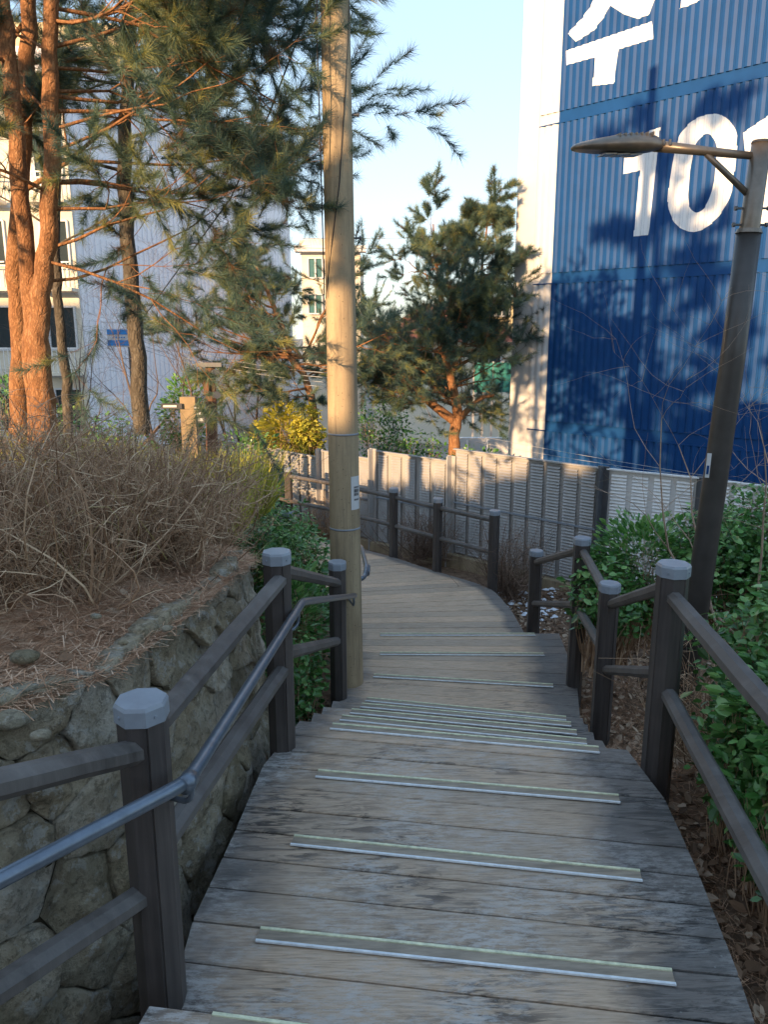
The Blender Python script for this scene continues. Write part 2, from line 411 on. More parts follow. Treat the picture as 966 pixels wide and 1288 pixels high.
nplanks = [6, 3, 3, 3, 3, 3, 3, 3, 3, 5, 3, 3]
RISE = POST
for i, (A, B) in enumerate(lines):
    z = FR[i][0]; P0, P1 = prev; k = nplanks[i]
    if i > 0 and (i-1) in EDGE:   # rear edge tucks under the tread above
        P0 = Vector((P0.x, P0.y-.02, 0)); P1 = Vector((P1.x, P1.y-.02, 0))
        off = (A-B).normalized()
    for j in range(k):
        t0, t1 = j/k, (j+1)/k
        plank(P0.lerp(A, t0), P1.lerp(B, t0), P0.lerp(A, t1), P1.lerp(B, t1), z, stairs)
    mb = MB(); nrm = Vector((-(B-A).y, (B-A).x, 0)).normalized()
    a = Vector((A.x, A.y, z-.09))-nrm*.03; b = Vector((B.x, B.y, z-.09))-nrm*.03
    if i in EDGE: mb.beam(a, b, .02, .115); mb.build('riser_board', DECK, stairs)
    # side fascia
    for (p, q, sg) in ((P0, A, -1), (P1, B, 1)):
        mb = MB(); mb.beam(Vector((p.x-.018*sg, p.y, z-.12)), Vector((q.x-.018*sg, q.y-.01, z-.12)), .03, .165); mb.build('side_board', DECK, stairs)
    # anti-slip strip
    l = PZ(*FR[i][3], z); r = PZ(*FR[i][4], z)
    # snap on the nosing line
    def snap(p):
        d = (B-A); t = (p-A).dot(d)/d.dot(d); return A+d*t
    l = snap(l); r = snap(r); l.z = r.z = z; bk = -nrm*.058
    tape = MB(); off = -nrm*.006
    tape.beam(l+off+bk*.5+Vector((0, 0, .0035)), r+off+bk*.5+Vector((0, 0, .0035)), .052, .004); st_ = tape.build('anti_slip_strip', STRIP, stairs)
    m2 = MB(); m2.beam(l+off+bk*.12+Vector((0, 0, .007)), r+off+bk*.12+Vector((0, 0, .007)), .009, .005); m2.build('luminous_line', YEL, st_)
    m2 = MB(); m2.beam(l+off+bk*.95+Vector((0, 0, .007)), r+off+bk*.95+Vector((0, 0, .007)), .008, .006); m2.build('metal_edge', WHI, st_)
    prev = (Vector((A.x, A.y, 0)), Vector((B.x, B.y, 0)))
# curved level walkway
walk = thing('boardwalk', (0, 9.5, -1.05), 'level plank walkway curving left past the concrete pole', 'walkway')
del walk['category']; walk['kind'] = 'structure'
inner = [PZ(440, 797, -1.05), Vector((-.36, 7.0, 0)), Vector((-.6, 7.55, 0)), Vector((-.98, 8.1, 0)), Vector((-1.6, 8.85, 0)), Vector((-2.6, 10.0, 0)), Vector((-4, 11.6, 0))]
outer = [PZ(658, 797, -1.05), PZ(640, 765, -1.05), PZ(622, 743, -1.05), PZ(592, 731, -1.05), PZ(550, 719, -1.05), PZ(495, 701, -1.05), PZ(455, 690, -1.05), Vector((-1.35, 10.3, 0)), Vector((-3.3, 12.4, 0))]
def resample(pts, n):
    pts = [Vector((p.x, p.y, 0)) for p in pts]; L = [0]
    for a, b in zip(pts, pts[1:]): L.append(L[-1]+(b-a).length)
    out = []
    for i in range(n):
        s = L[-1]*i/(n-1)
        j = max(k for k in range(len(L)-1) if L[k] <= s+1e-9); t = (s-L[j])/(L[j+1]-L[j]); out.append(pts[j].lerp(pts[j+1], t))
    return out
NW = 50
ri = resample(inner, NW); ro = resample(outer, NW)
ri[0] = Vector((ri[0].x, ri[0].y-.03, 0)); ro[0] = Vector((ro[0].x, ro[0].y-.03, 0))
for i in range(NW-1):
    plank(ri[i], ro[i], ri[i+1], ro[i+1], -1.05, walk, n=8, wscale=2.6)
mb = MB()
for i in range(NW-1): mb.beam(Vector((ro[i].x, ro[i].y, -1.16))+Vector((.02, 0, 0)), Vector((ro[i+1].x, ro[i+1].y, -1.16))+Vector((.02, 0, 0)), .03, .15)
mb.build('edge_board', DECK, walk)

# ------------------------------------------------------------------ railings
def post(parent, x, y, zb, zt, r=.059, rot=None, lean=0):
    rot = random.uniform(-.15, .15) if rot is None else rot
    mb = MB(); rs = []
    for z, rr in ((zb-.3, r), (zt-.045, r)):
        ring = []
        for k in range(8):
            a = 2*pi*(k+.5)/8+rot
            for da, q in ((-.06, 1), (.0, .93), (.06, 1)) if k % 2 == 0 else ((0, 1),):
                ring.append((x+cos(a+da)*rr*q, y+sin(a+da)*rr*q, z))
        rs.append(ring)
    mb.rings(rs); p = mb.build('post', POST, parent)
    mb = MB(); rs = []
    for z, rr in ((zt-.048, r*1.075), (zt-.009, r*1.075), (zt, r*1.0)):
        rs.append([(x+cos(2*pi*(k+.5)/8+rot)*rr, y+sin(2*pi*(k+.5)/8+rot)*rr, z) for k in range(8)])
    mb.rings(rs); mb.build('post_cap', CAP, p)
    mb = MB()
    for k in (5, 7): # little screw heads
        a = 2*pi*k/8+rot; q = r*1.0
        mb.tube([(x+cos(a)*q*.98, y+sin(a)*q*.98, zt-.028), (x+cos(a)*q*1.05, y+sin(a)*q*1.05, zt-.028)], .004, 6)
    mb.build('screw', CAP, p, kind='stuff')
    return p
def rail(parent, a, b, r=.037, name='rail'):
    a = Vector(a); b = Vector(b); mb = MB(); n = 10
    d = (b-a).normalized(); pts = [a.lerp(b, i/n)+Vector((0, 0, .001*sin(i*2.1+a.x*5))) for i in range(n+1)]
    rr = [r*1.0]*(n+1); rr[0] = r*.8; rr[-1] = r*.8
    pts.insert(1, a+d*.012); pts.insert(-1, b-d*.012); rr = [r*.8]+[r]*(n+1)+[r*.8]
    mb.tube(pts, rr, 8, squash=.95); return mb.build(name, RAIL, parent)
L1 = Vector((-.58, 1.69, 0)); L2 = Vector((-.432, 2.98, 0)); L3 = Vector((-.295, 4.65, 0))
lf = thing('stair_railing', (-.58, 1.69, -.15), 'dark brown post railing on the left of the stairs by the stone wall', 'railing')
post(lf, L1.x, L1.y, -.2, PY(177, 878, 1.69).z, .060, rot=.05); post(lf, L2.x, L2.y, -.3, PY(348, 693, 2.98).z, .0575, rot=.1); post(lf, L3.x, L3.y, -.85, PY(424, 706, 4.65).z, .056)
a = PY(185, 942, 1.69); b = PY(-8, 987, 1.28); dd = b-a; L0 = a+dd*2.6
rail(lf, a, a+dd*2.6, .032); post(lf, L0.x, L0.y, .1, a.z+(b-a).z*2.6+.16)
a2 = PY(190, 1118, 1.69); b2 = PY(-8, 1247, 1.28); rail(lf, a2, a2+(b2-a2)*2.6, .032)
rail(lf, PY(195, 912, 1.71), PY(352, 729, 2.96), .032)
rail(lf, PY(203, 1062, 1.71), PY(355, 842, 2.96), .032)
rail(lf, PY(355, 718, 3.0), PY(424, 733, 4.63), .031)
rail(lf, PY(358, 822, 3.0), PY(424, 806, 4.63), .031)

rf = thing('stair_railing', (1.05, 2.8, -.3), 'dark brown zigzag railing right of the stairs in front of the green hedge', 'railing')
def topz(py, Y): return PY(483, py, Y).z
Y1, Y2, Y3, Y4 = 2.8, 4.08, 5.15, 6.55
for (px, pt, pb_, Y, r) in ((846, 708, 965, Y1, .0595), (766, 733, 908, Y2, .057), (731.5, 676, 828, Y3, .057), (674, 692, 795, Y4, .058)):
    post(rf, PY(px, pt+20, Y).x, Y, topz(pb_, Y)-.1, topz(pt, Y), r, rot=.1)
a = PY(846, 750, Y1); b = PY(968, 890, 1.56); rail(rf, a, a+(b-a)*1.5, .031); R0 = a+(b-a)*1.5
post(rf, R0.x, R0.y, -.2, R0.z+.16)
a = PY(838, 868, Y1); b = PY(968, 1108, 1.56); rail(rf, a, a+(b-a)*1.5, .031)
rail(rf, PY(838, 738, Y1+.02), PY(768, 760, Y2), .029); rail(rf, PY(832, 846, Y1+.02), PY(762, 842, Y2), .029)
rail(rf, PY(764, 748, Y2-.02), PY(733, 693, Y3), .029); rail(rf, PY(757, 815, Y2-.02), PY(727, 764, Y3), .029)
rail(rf, PY(729, 692, Y3), PY(674, 707, Y4), .029); rail(rf, PY(725, 760, Y3), PY(671, 759, Y4), .029)

bf = thing('walkway_railing', (.7, 8.5, -1.05), 'dark brown railing along the far outer side of the curving walkway before the grey barrier', 'railing')
FP = [PZ(620, 741, -1.05), PZ(550, 719, -1.05), PZ(495, 701, -1.05), Vector((-.6, 9.75, 0)), Vector((-1.32, 10.4, 0)), Vector((-2.1, 11.2, 0)), Vector((-2.9, 12, 0))]
FZ = [-.205]*7
for p, z in zip(FP, FZ): post(bf, p.x, p.y+.05, -1.05, z, .056)
for i in range(len(FP)-1):
    for dz in (-.11, -.46): rail(bf, (FP[i].x, FP[i].y+.05, FZ[i]+dz), (FP[i+1].x, FP[i+1].y+.05, FZ[i+1]+dz), .027)
nf = thing('walkway_railing', (-1.0, 7.9, -1.05), 'low dark railing on the near inner side of the walkway sunk in the green hedge', 'railing')
NP = [PY(362, 643, 7.85), PY(296, 623, 8.7), PY(240, 612, 9.7)]
for p in NP: post(nf, p.x, p.y, -1.05, p.z, .056)
for i in range(2):
    for dz in (-.11, -.46): rail(nf, NP[i]+Vector((0, 0, dz)), NP[i+1]+Vector((0, 0, dz)), .027)

# steel handrail
hr = thing('steel_handrail', (-.46, 1.6, .5), 'smooth blue grey steel pipe handrail fixed inside the left railing and ending at the pole', 'handrail')
H1 = PY(236, 983, 1.62); H0 = PY(-8, 1110, 1.22); H2 = PY(380, 757, 3.12); H3 = PY(446, 749, 4.95)
d0 = (H0-H1)
def pipe(pts, r, name, parent, m=STEEL, n=14):
    mb = MB(); mb.tube(pts, r, n); return mb.build(name, m, parent, smooth=True)
def smoothpath(pts, rr=.08, k=5):
    out = [Vector(pts[0])]
    for a, b, c in zip(pts, pts[1:], pts[2:]):
        a, b, c = Vector(a), Vector(b), Vector(c); p = b+(a-b).normalized()*rr; q = b+(c-b).normalized()*rr
        for i in range(k+1):
            t = i/k; out.append(p.lerp(b, t).lerp(b.lerp(q, t), t))
    out.append(Vector(pts[-1])); return out
pipe(smoothpath([H1+d0*2.4, H1, H2, H3], .05), .0175, 'pipe', hr)
pipe([H1+(H2-H1).normalized()*-.02, H1+(H2-H1).normalized()*.02], .0225, 'pipe_collar', hr)
def bracket(p, q, parent):
    m1 = p+Vector((0, 0, -.075)); pipe(smoothpath([p, m1, Vector((q[0], q[1], m1.z-.01))], .035), .0075, 'bracket', parent, n=8)
bracket(H1+Vector((0, .03, 0)), (L1.x+.05, L1.y), hr)
bracket(H2+(H1-H2)*.06, (L2.x+.04, L2.y), hr); bracket(H3+(H2-H3)*.02, (-.25, 5.1), hr)
fr_ = thing('steel_handrail', tuple(PY(458, 692, 6.2)), 'short steel handrail end with a curled bracket just beyond the concrete pole', 'handrail')
pipe(smoothpath([PY(440, 676, 7.8), PY(455, 689, 6.3), PY(461, 713, 5.7), PY(459, 726, 5.6), PY(453, 728, 5.5)], .06), .018, 'pipe', fr_)
pipe([PY(462, 712, 5.75), PY(461, 722, 5.68)], .025, 'pipe_collar', fr_)

# ------------------------------------------------------------------ stone retaining wall: Voronoi-like stones, each its own object
def clip(poly, n, c):
    out = []
    for i in range(len(poly)):
        a, b = poly[i], poly[(i+1) % len(poly)]; da = a[0]*n[0]+a[1]*n[1]-c; db = b[0]*n[0]+b[1]*n[1]-c
        if da <= 0: out.append(a)
        if (da < 0) != (db < 0) and abs(da-db) > 1e-9:
            t = da/(da-db); out.append((a[0]+(b[0]-a[0])*t, a[1]+(b[1]-a[1])*t))
    return out
wall = thing('stone_retaining_wall', (-.9, 2.4, -.6), 'rough mossy fieldstone retaining wall left of the stairs', 'wall')
cum = [0]
for a, b in zip(WALL_TOP, WALL_TOP[1:]): cum.append(cum[-1]+math.hypot(b[0]-a[0], b[1]-a[1]))
WL = cum[-1]
def wxy(u):
    i = max(k for k in range(len(cum)-1) if cum[k] <= u+1e-9) if u > 0 else 0
    t = (u-cum[i])/(cum[i+1]-cum[i]); return wall_at(i+min(max(t, 0), .9999))
def wnorm(u):
    a = wxy(max(0, u-.25)); b = wxy(min(WL-.01, u+.25)); d = Vector((b[0]-a[0], b[1]-a[1], 0)).normalized()
    return Vector((d.y, -d.x, 0))
def wpt(u, v, out):   # v = height below the top (metres, downward)
    x, y, z = wxy(u); n = wnorm(u); o = out+.09*min(v, 1.4)
    return Vector((x, y, z-v))+n*(o-.03)
mb = MB(); g = []
U = np.arange(0, WL, .12); V = np.arange(-.02, 2.0, .12)
for u in U:
    for v_ in V: g.append(wpt(u, v_, -.022+.005*sin(u*11+v_*7)))
nv = len(V); mb.add(g, [(i*nv+j, i*nv+j+1, (i+1)*nv+j+1, (i+1)*nv+j) for i in range(len(U)-1) for j in range(nv-1)])
EARTH = soil('joint_earth', (.05, .04, .025), (.12, .095, .06), (.22, .18, .12))
mb.build('joint_earth', EARTH, wall, smooth=True)
sites = []
rw = random.Random(5)
u = 2.0
rows = [0.07, .23, .40, .58, .76, .95, 1.2]
for r_, vv in enumerate(rows):
    u = 2.3+rw.random()*.2
    while u < 7.6:
        wdt = rw.choice((.09, .15, .22, .3, .4)); sites.append((u+wdt/2, vv+rw.uniform(-.10, .10))); u += wdt
def noise3(p, s):
    return (sin(p[0]*s*1.7+1.3*sin(p[1]*s*2.1+p[2]*s))+sin(p[1]*s*1.9+1.7*sin(p[2]*s*1.3+p[0]*s*.7))+sin(p[2]*s*2.3+1.1*sin(p[0]*s*1.1)))/3
for si, (cu, cv) in enumerate(sites):
    poly = [(cu-.4, max(cv-.4, -.03+.03*sin(cu*9))), (cu+.4, max(cv-.4, -.03+.03*sin(cu*7))), (cu+.4, min(cv+.4, 1.75)), (cu-.4, min(cv+.4, 1.75))]
    for sj, (ou, ov) in enumerate(sites):
        if sj == si or abs(ou-cu) > .8 or abs(ov-cv) > .8: continue
        nx, ny = ou-cu, ov-cv; L = math.hypot(nx, ny)
        poly = clip(poly, (nx/L, ny/L), ((cu+ou)/2*nx+(cv+ov)/2*ny)/L-.003)
        if len(poly) < 3: break
    if len(poly) < 3: continue
    # resample the outline, rounded corners, jitter
    pc = (sum(p[0] for p in poly)/len(poly), sum(p[1] for p in poly)/len(poly))
    NO = 32; per = [0]
    for a, b in zip(poly, poly[1:]+poly[:1]): per.append(per[-1]+math.hypot(b[0]-a[0], b[1]-a[1]))
    ol = []
    for k in range(NO):
        s = per[-1]*k/NO; j = max(q for q in range(len(per)-1) if per[q] <= s+1e-9); t = (s-per[j])/max(1e-6, per[j+1]-per[j])
        a, b = poly[j], poly[(j+1) % len(poly)]; ol.append((lerp(a[0], b[0], t), lerp(a[1], b[1], t)))
    ol = [((ol[k-1][0]+10*ol[k][0]+ol[(k+1) % NO][0])/12+rw.uniform(-.005, .005), (ol[k-1][1]+10*ol[k][1]+ol[(k+1) % NO][1])/12+rw.uniform(-.005, .005)) for k in range(NO)]
    depth = rw.uniform(.018, .034); pl_ = [(rw.uniform(0, 6.28), rw.uniform(.15, .5), rw.uniform(.0, .03)) for _ in range(4)]; tu, tvv = rw.uniform(-.10, .10), rw.uniform(-.08, .12)
    rs = []
    for q, (sc, hh) in enumerate(((1.0, -.06), (1.0, .55), (.985, .92), (.95, 1.0), (.82, 1.0), (.66, 1.0), (.48, 1.0), (.30, 1.0), (.13, 1.0))):
        ring = []
        for (pu, pv) in ol:
            uu = pc[0]+(pu-pc[0])*sc; v2 = pc[1]+(pv-pc[1])*sc
            nn = -abs(noise3((uu, v2, si*.7), 10))*.020+noise3((uu, v2, si*.3), 26)*.010-abs(noise3((uu, v2, 3), 48))*.008
            fc = min([0.0]+[pd-(cos(pa)*(uu-pc[0])+sin(pa)*(v2-pc[1]))*ps for pa, ps, pd in pl_]); fc = max(fc, -.014)
            h_ = depth*hh+(nn if q > 1 else nn*.4)+(fc if q > 1 else fc*.6)+tu*(uu-pc[0])+tvv*(v2-pc[1]) if q > 0 else -.06
            ring.append(wpt(max(0.01, uu), v2, h_))
        rs.append(ring)
    mb = MB(); mb.rings(rs); mb.build('stone', STONE, wall, smooth=True)
# loose stones lying on the bank
for i, (px, py, z, r) in enumerate(((30, 826, .66, .042), (120, 775, .70, .018), (12, 905, .64, .045), (155, 808, .66, .016), (52, 924, .62, .026), (210, 790, .64, .02))):
    p = PZ(px, py, z); mb = MB(); rs = []
    for a, k in ((-.6, .7), (-.2, 1), (.25, .95), (.6, .65), (.75, .25)):
        rs.append([(p.x+cos(t)*r*k*(1+.15*sin(3*t+i)), p.y+sin(t)*r*k*.8*(1+.12*cos(2*t+i)), z+a*r*.6) for t in [2*pi*q/10 for q in range(10)]])
    mb.rings(rs)
    lab = ['flat pale stone lying on the needle covered bank at the left edge', 'small pale pebble on the bank under the dry shrub', 'large mossy stone on top of the wall at the left edge', 'little pebble on the bank right of the flat pale stone', 'small mossy stone on the wall top behind the near post', 'little grey pebble at the wall edge behind the upper rail'][i]
    tag(mb.build('loose_stone', STONE, smooth=True), lab, 'stone', 'loose stones on the bank')

# ------------------------------------------------------------------ concrete utility pole
pb = PZ(437, 862, -.9); PX, PYY = pb.x, 5.2
pole = thing('utility_pole', (PX, PYY, -1.0), 'tall tapering concrete utility pole standing at the left edge of the stairs', 'pole')
mb = MB(); pts = []; rr = []
tx = PY(421.5, 0, PYY)
for i in range(26):
    z = -1.2+i*.35; t = (z+.9)/(tx.z+.9); pts.append((lerp(PX+.0, tx.x, t), PYY, z)); rr.append(lerp(.113, .0875, t))
mb.tube(pts, rr, 32); mb.build('shaft', CONC, pole, smooth=True)
def polex(z): t = (z+.9)/(tx.z+.9); return lerp(PX, tx.x, t), lerp(.113, .0875, t)
for py in (548, 668):
    z = PY(430, py, PYY-.12).z; x, r = polex(z); mb = MB(); mb.tube([(x, PYY, z-.006), (x, PYY, z+.006)], r+.003, 32); mb.build('steel_band', CAP, pole, smooth=True)
z0, z1 = PY(430, 642, 5.1).z, PY(430, 600, 5.1).z; x, r = polex(z0)
mb = MB(); rs = []
for k in range(6):
    a = radians(-62+k*8.5); rs.append([(x+cos(a)*(r+.003), PYY+sin(a)*(r+.003), zz) for zz in (z0, z1)])
mb.rings(rs, cap=False, closed=False); nt_ = mb.build('notice', WFRAME, pole, smooth=True)
INK = simple('dark_print', (.05, .05, .055), .6)
mb = MB()
for (v0, v1) in ((.42, .5), (.52, .62), (.65, .7), (.28, .33)):
    for k in range(3): 
        a = radians(-50+k*8); a2_ = radians(-45+k*8)
        mb.add([(x+cos(t)*(r+.0055), PYY+sin(t)*(r+.0055), lerp(z0, z1, vv)) for t, vv in ((a, v0), (a2_, v0), (a2_, v1), (a, v1))], [(0, 1, 2, 3)])
mb.build('print', INK, nt_, kind='stuff')
for px, py in ((447, 145), (452, 300), (404, 168)):
    z = PY(px, py, 5.2).z; x, r = polex(z); s = 1 if px > 425 else -1
    mb = MB(); mb.tube([(x+s*(r-.01), PYY, z), (x+s*(r+.03), PYY, z)], .007, 8); mb.tube([(x+s*(r+.03), PYY, z), (x+s*(r+.045), PYY, z)], .013, 8); mb.build('step_bolt', BARRD, pole)
BLACKC = simple('black_cable', (.02, .02, .022), .5)
def cable(name, pts, r, parent=None, label=None, m=BLACKC, group=None):
    mb = MB(); mb.tube(pts, r, 6); o = mb.build(name, m, parent, smooth=True)
    if label: tag(o, label, 'cable', group)
    return o
def onpole(px, py):
    z = PY(px, py, 5.1).z; x, r = polex(z); X = PY(px, py, 5.1).x; dx = max(-r, min(r, X-x)); return Vector((x+dx, PYY-math.sqrt(max(0, r*r-dx*dx))-.004, z))
cable('down_lead', [onpole(438, -60), onpole(438, 20), onpole(433, 130), onpole(427, 230), onpole(418, 300), onpole(411, 360), onpole(409, 375)], .0035, pole)
cable('hanging_cable', [PY(400, -40, 5.0), PY(398, 30, 5.0), PY(401, 120, 5.0), PY(404, 220, 5.05), PY(408, 372, 5.1)], .004, None, 'thin black cable hanging beside the left side of the concrete pole')
cable('hanging_cable', [PY(393, 0, 5.9), PY(340, 140, 6.4), PY(290, 250, 7), PY(180, 400, 9), PY(170, 480, 11)], .006, None, 'slack black cable slanting down through the pines to the lower left')

# ------------------------------------------------------------------ street lamp
LY = 4.2
l0 = PY(884, 712, LY); l1 = PY(921, 455, LY); l2 = PY(942, 292, LY); l3 = PY(958, 181, LY)
base = l0+(l0-l1)*1.05
lamp = thing('street_lamp', tuple(base), 'dark metal street lamp leaning behind the right hedge with a braced arm', 'street lamp')
mb = MB(); mb.tube([base, l0, l1, l2], [.071, .066, .063, .061], 24); mb.build('post', LAMPB, lamp, smooth=True)
mb = MB(); mb.tube([l2+(l1-l2)*.02, l2, l3], [.050, .050, .048], 24); mb.build('upper_post', LAMP, lamp, smooth=True)
mb = MB(); mb.tube([l2+(l1-l2)*.012, l2+(l3-l2)*.03], [.067, .06], 24); mb.build('collar', LAMP, lamp)
mb = MB(); mb.tube([l3, l3+(l3-l2).normalized()*.012], [.051, .047], 24); mb.build('top_cap', LAMPB, lamp)
axis = (l3-l2).normalized()
a1 = PY(950, 197, LY); a0 = PY(822, 184, LY-.0)
mb = MB(); mb.tube([a1, PY(890, 191, LY), a0], [.018, .022, .028], 16); mb.build('arm', LAMP, lamp, smooth=True)
mb = MB(); mb.tube([PY(949, 253, LY), PY(884, 190, LY)], [.017, .014], 12); mb.build('brace', LAMP, lamp, smooth=True)
for py in (262, 283):
    c = l2.lerp(l3, (292-py)/111.); mb = MB(); mb.tube([c-Vector((.085, .0, 0)), c+Vector((.085, 0, 0))], .006, 8); mb.tube([c-Vector((.09, 0, 0)), c-Vector((.078, 0, 0))], .012, 8); mb.tube([c+Vector((.078, 0, 0)), c+Vector((.09, 0, 0))], .012, 8); mb.build('bolt', BARRD, lamp)
# head: loft of flattened sections from the arm to a thin pointed nose
tip = PY(719, 185.5, LY-.02); hb = PY(832, 181, LY); ax = (tip-hb); Lh = ax.length; ax.normalize(); upv = Vector((0, -.10, 1)); sd = ax.cross(upv).normalized(); upv = sd.cross(ax)
if upv.z < 0: upv = -upv
rs = []; px_m = Lh/113.
for t, wd, tp, bt in ((0, .035, 5, 4), (.03, .045, 8, 7), (.09, .075, 12, 9), (.2, .105, 15.5, 10.5), (.35, .12, 16, 11), (.55, .118, 14, 9), (.75, .108, 10.5, 6.5), (.9, .085, 7, 4.5), (.97, .055, 4.5, 3), (1, .02, 1.2, 1.2)):
    c = hb+ax*(t*Lh)+upv*(-px_m*1.0); ring = []
    for k in range(20):
        a = 2*pi*k/20; u_ = cos(a); w_ = sin(a)
        hgt = (tp*.85 if w_ > 0 else bt*.85)*px_m
        ring.append(c+sd*(u_*wd)+upv*(w_*hgt if w_ > 0 else max(w_*1.6, -1)*hgt))
    rs.append(ring)
mb = MB(); mb.rings(rs); mb.build('lamp_head', LAMP, lamp, smooth=True)
mb = MB(); c = hb+ax*(Lh*.45)-upv*(px_m*12.2)
LENS = simple('led_lens', (.42, .42, .4), .25, 0, .1, 60)
for k in range(3):
    c = hb+ax*(Lh*(.32+.14*k))-upv*(px_m*(12.4-.9*k)); mb.beam(c-ax*.03, c+ax*.03, .13, .006, up=upv)
mb.build('led_panel', LENS, lamp)
mb = MB()
for k in range(7):
    c = hb+ax*(Lh*(.16+.06*k)); mb.beam(c-sd*.085+upv*(px_m*9), c+sd*.085+upv*(px_m*9), .006, .02, up=upv)
mb.build('cooling_fins', LAMP, lamp)
for k in (0, 1):
    c = PY(835+k*8, 179, LY-.03); mb = MB(); mb.tube([c-Vector((0, 0, .015)), c+Vector((0, 0, .012))], .007, 8); mb.build('arm_bolt', BARRD, lamp)
stk = MB(); c0 = PY(885, 598, LY); c1 = PY(888.5, 568, LY); n_l = Vector((-.38, -.92, 0)).normalized()
pA = c0+(n_l*.075)+Vector((.018, 0, 0)); pB = c1+(n_l*.075)+Vector((.018, 0, 0))
stk.beam(pA, pB, .022, .004, up=n_l); sk = stk.build('sticker', WFRAME, lamp)
m2 = MB(); m2.beam(pA.lerp(pB, .15)+n_l*.004, pA.lerp(pB, .5)+n_l*.004, .012, .002, up=n_l); m2.build('sticker_print', BLUE, sk)

# ------------------------------------------------------------------ noise barrier
bar = thing('metal_barrier', (2.8, 9.65, -1.7), 'stepped grey louvred metal barrier behind the walkway', 'fence')
BP = [((4.65, 6.0), 0), ((3.15, 7.45), 0), ((2.33, 8.05), 0), ((.85, 9.55), 0), ((-.15, 10.5), 0), ((-.95, 11.35), 0), ((-1.65, 12.1), 0), ((-2.9, 13.4), 0)]
BPX = [(885, 603, 9.0), (762, 592, 9.65)]
zt_ = [PY(900, 604, 7.4).z, PY(885, 603, 7.45).z, PY(765, 590, 8.05).z, PY(660, 577, 9.5).z, PY(470, 567, 10.5).z, PY(397, 567, 11.35).z, PY(340, 567, 12.1).z, -.2]
LOUV = {}
def louvre_mesh(width, height, m):
    key = (round(width, 2), round(height, 2), m.name)
    if key in LOUV: return LOUV[key]
    mb = MB(); n = int(height/.035); rs = []
    prof = []
    for i in range(n): z = i*height/n; prof += [(-.012, z), (.012, z+.8*height/n)]
    prof.append((-.012, height))
    mb.rings([[(x, p, z) for p, z in prof] for x in (-width/2, width/2)], cap=False, closed=False)
    o = mb.build('louvre_strip', m); me = o.data; bpy.data.objects.remove(o); LOUV[key] = me; return me
for i in range(len(BP)-1):
    (xa, ya), _ = BP[i]; (xb, yb), _ = BP[i+1]; a = Vector((xa, ya, 0)); b = Vector((xb, yb, 0)); d = (b-a); L = d.length; d.normalize()
    light = i < 2; m = BARRL if light else BARR
    za = zt_[i] if i < 2 else zt_[i]; zb_ = zt_[i+1]; top = min(za, zb_) if i > 1 else max(za, zb_)
    if i == 2: top = zt_[2]-.0
    if i == 3: top = PY(525, 574, 10.0).z
    bot = -1.15 if i < 3 else -1.25
    H = top-bot; n = Vector((-d.y, d.x, 0))
    if n.y > 0: n = -n
    mb = MB(); c = (a+b)/2; ang = math.atan2(d.y, d.x)
    mb.box((c.x-n.x*.03, c.y-n.y*.03, (top+bot)/2), (L-.1, .02, H), ang); pn = mb.build('panel', m, bar)
    per = .215; k = int((L-.12)/per); sp = (L-.12)/k
    for q in range(k):
        cc = a+d*(.06+sp*(q+.5)); o = bpy.data.objects.new('louvre_strip', louvre_mesh(.165, H-.06, m)); link(o, pn)
        o.location = Vector((cc.x, cc.y, bot+.03))-parent_loc(pn); o.rotation_euler = (0, 0, ang if n.dot(Vector((sin(ang), -cos(ang), 0))) > 0 else ang+pi)
    mb = MB(); mb.box((c.x, c.y, top+.006), (L-.08, .05, .014), ang); mb.build('top_trim', m, bar)
    mb = MB(); mb.box((c.x+n.x*.012, c.y+n.y*.012, bot+H*.5), (L-.1, .012, .02), ang); mb.build('wire_rail', CAP, bar)
    mb = MB(); mb.box((c.x, c.y, bot-.25), (L, .16, .5), ang); mb.build('concrete_kerb', CONC, bar)
for i, ((x, y), _) in enumerate(BP):
    top = max(zt_[i], zt_[min(i+1, len(BP)-1)] if i > 2 else zt_[i])+.03; wdt = .13 if i != 2 else .13
    mb = MB(); ang = math.atan2(-1, 1); bot = -1.5
    mb.box((x, y, (top+bot)/2), (wdt, .02, top-bot), ang)
    mb.box((x-.03, y-.03, (top+bot)/2), (.02, .1, top-bot-.004), ang); mb.build('barrier_post', BARRD if i < 3 else BARR, bar)

# ------------------------------------------------------------------ blue apartment gable
UD = Vector((.70, -.714, 0)).normalized(); NF = Vector((-.714, -.70, 0)).normalized(); OB = Vector((2.93, 14.0, 0))
apt = thing('apartment_building', (2.93, 14.0, -2.4), 'tall apartment gable with ribbed blue wall panels, white corner strip and large white lettering', 'building')
def fp(u, v, o): return OB+UD*u+Vector((0, 0, v))+NF*o
def f_uv(px, py):
    d = ray(px, py); t = ((OB-Vector((0, 0, EYE))).dot(NF))/d.dot(NF); p = Vector((0, 0, EYE))+d*t
    return (p-OB).dot(UD), p.z
PER = .125
PROF = [(0, 0), (.012, .022), (.050, .022), (.098, .006), (.102, 0), (.125, 0)]
def prof_pts(u0, u1):
    out = []; k = int(math.floor(u0/PER))
    while k*PER < u1:
        for (a, o) in PROF[:-1]:
            if u0-1e-6 <= k*PER+a <= u1+1e-6: out.append((k*PER+a, o))
        k += 1
    out.append((u1, 0)); return out
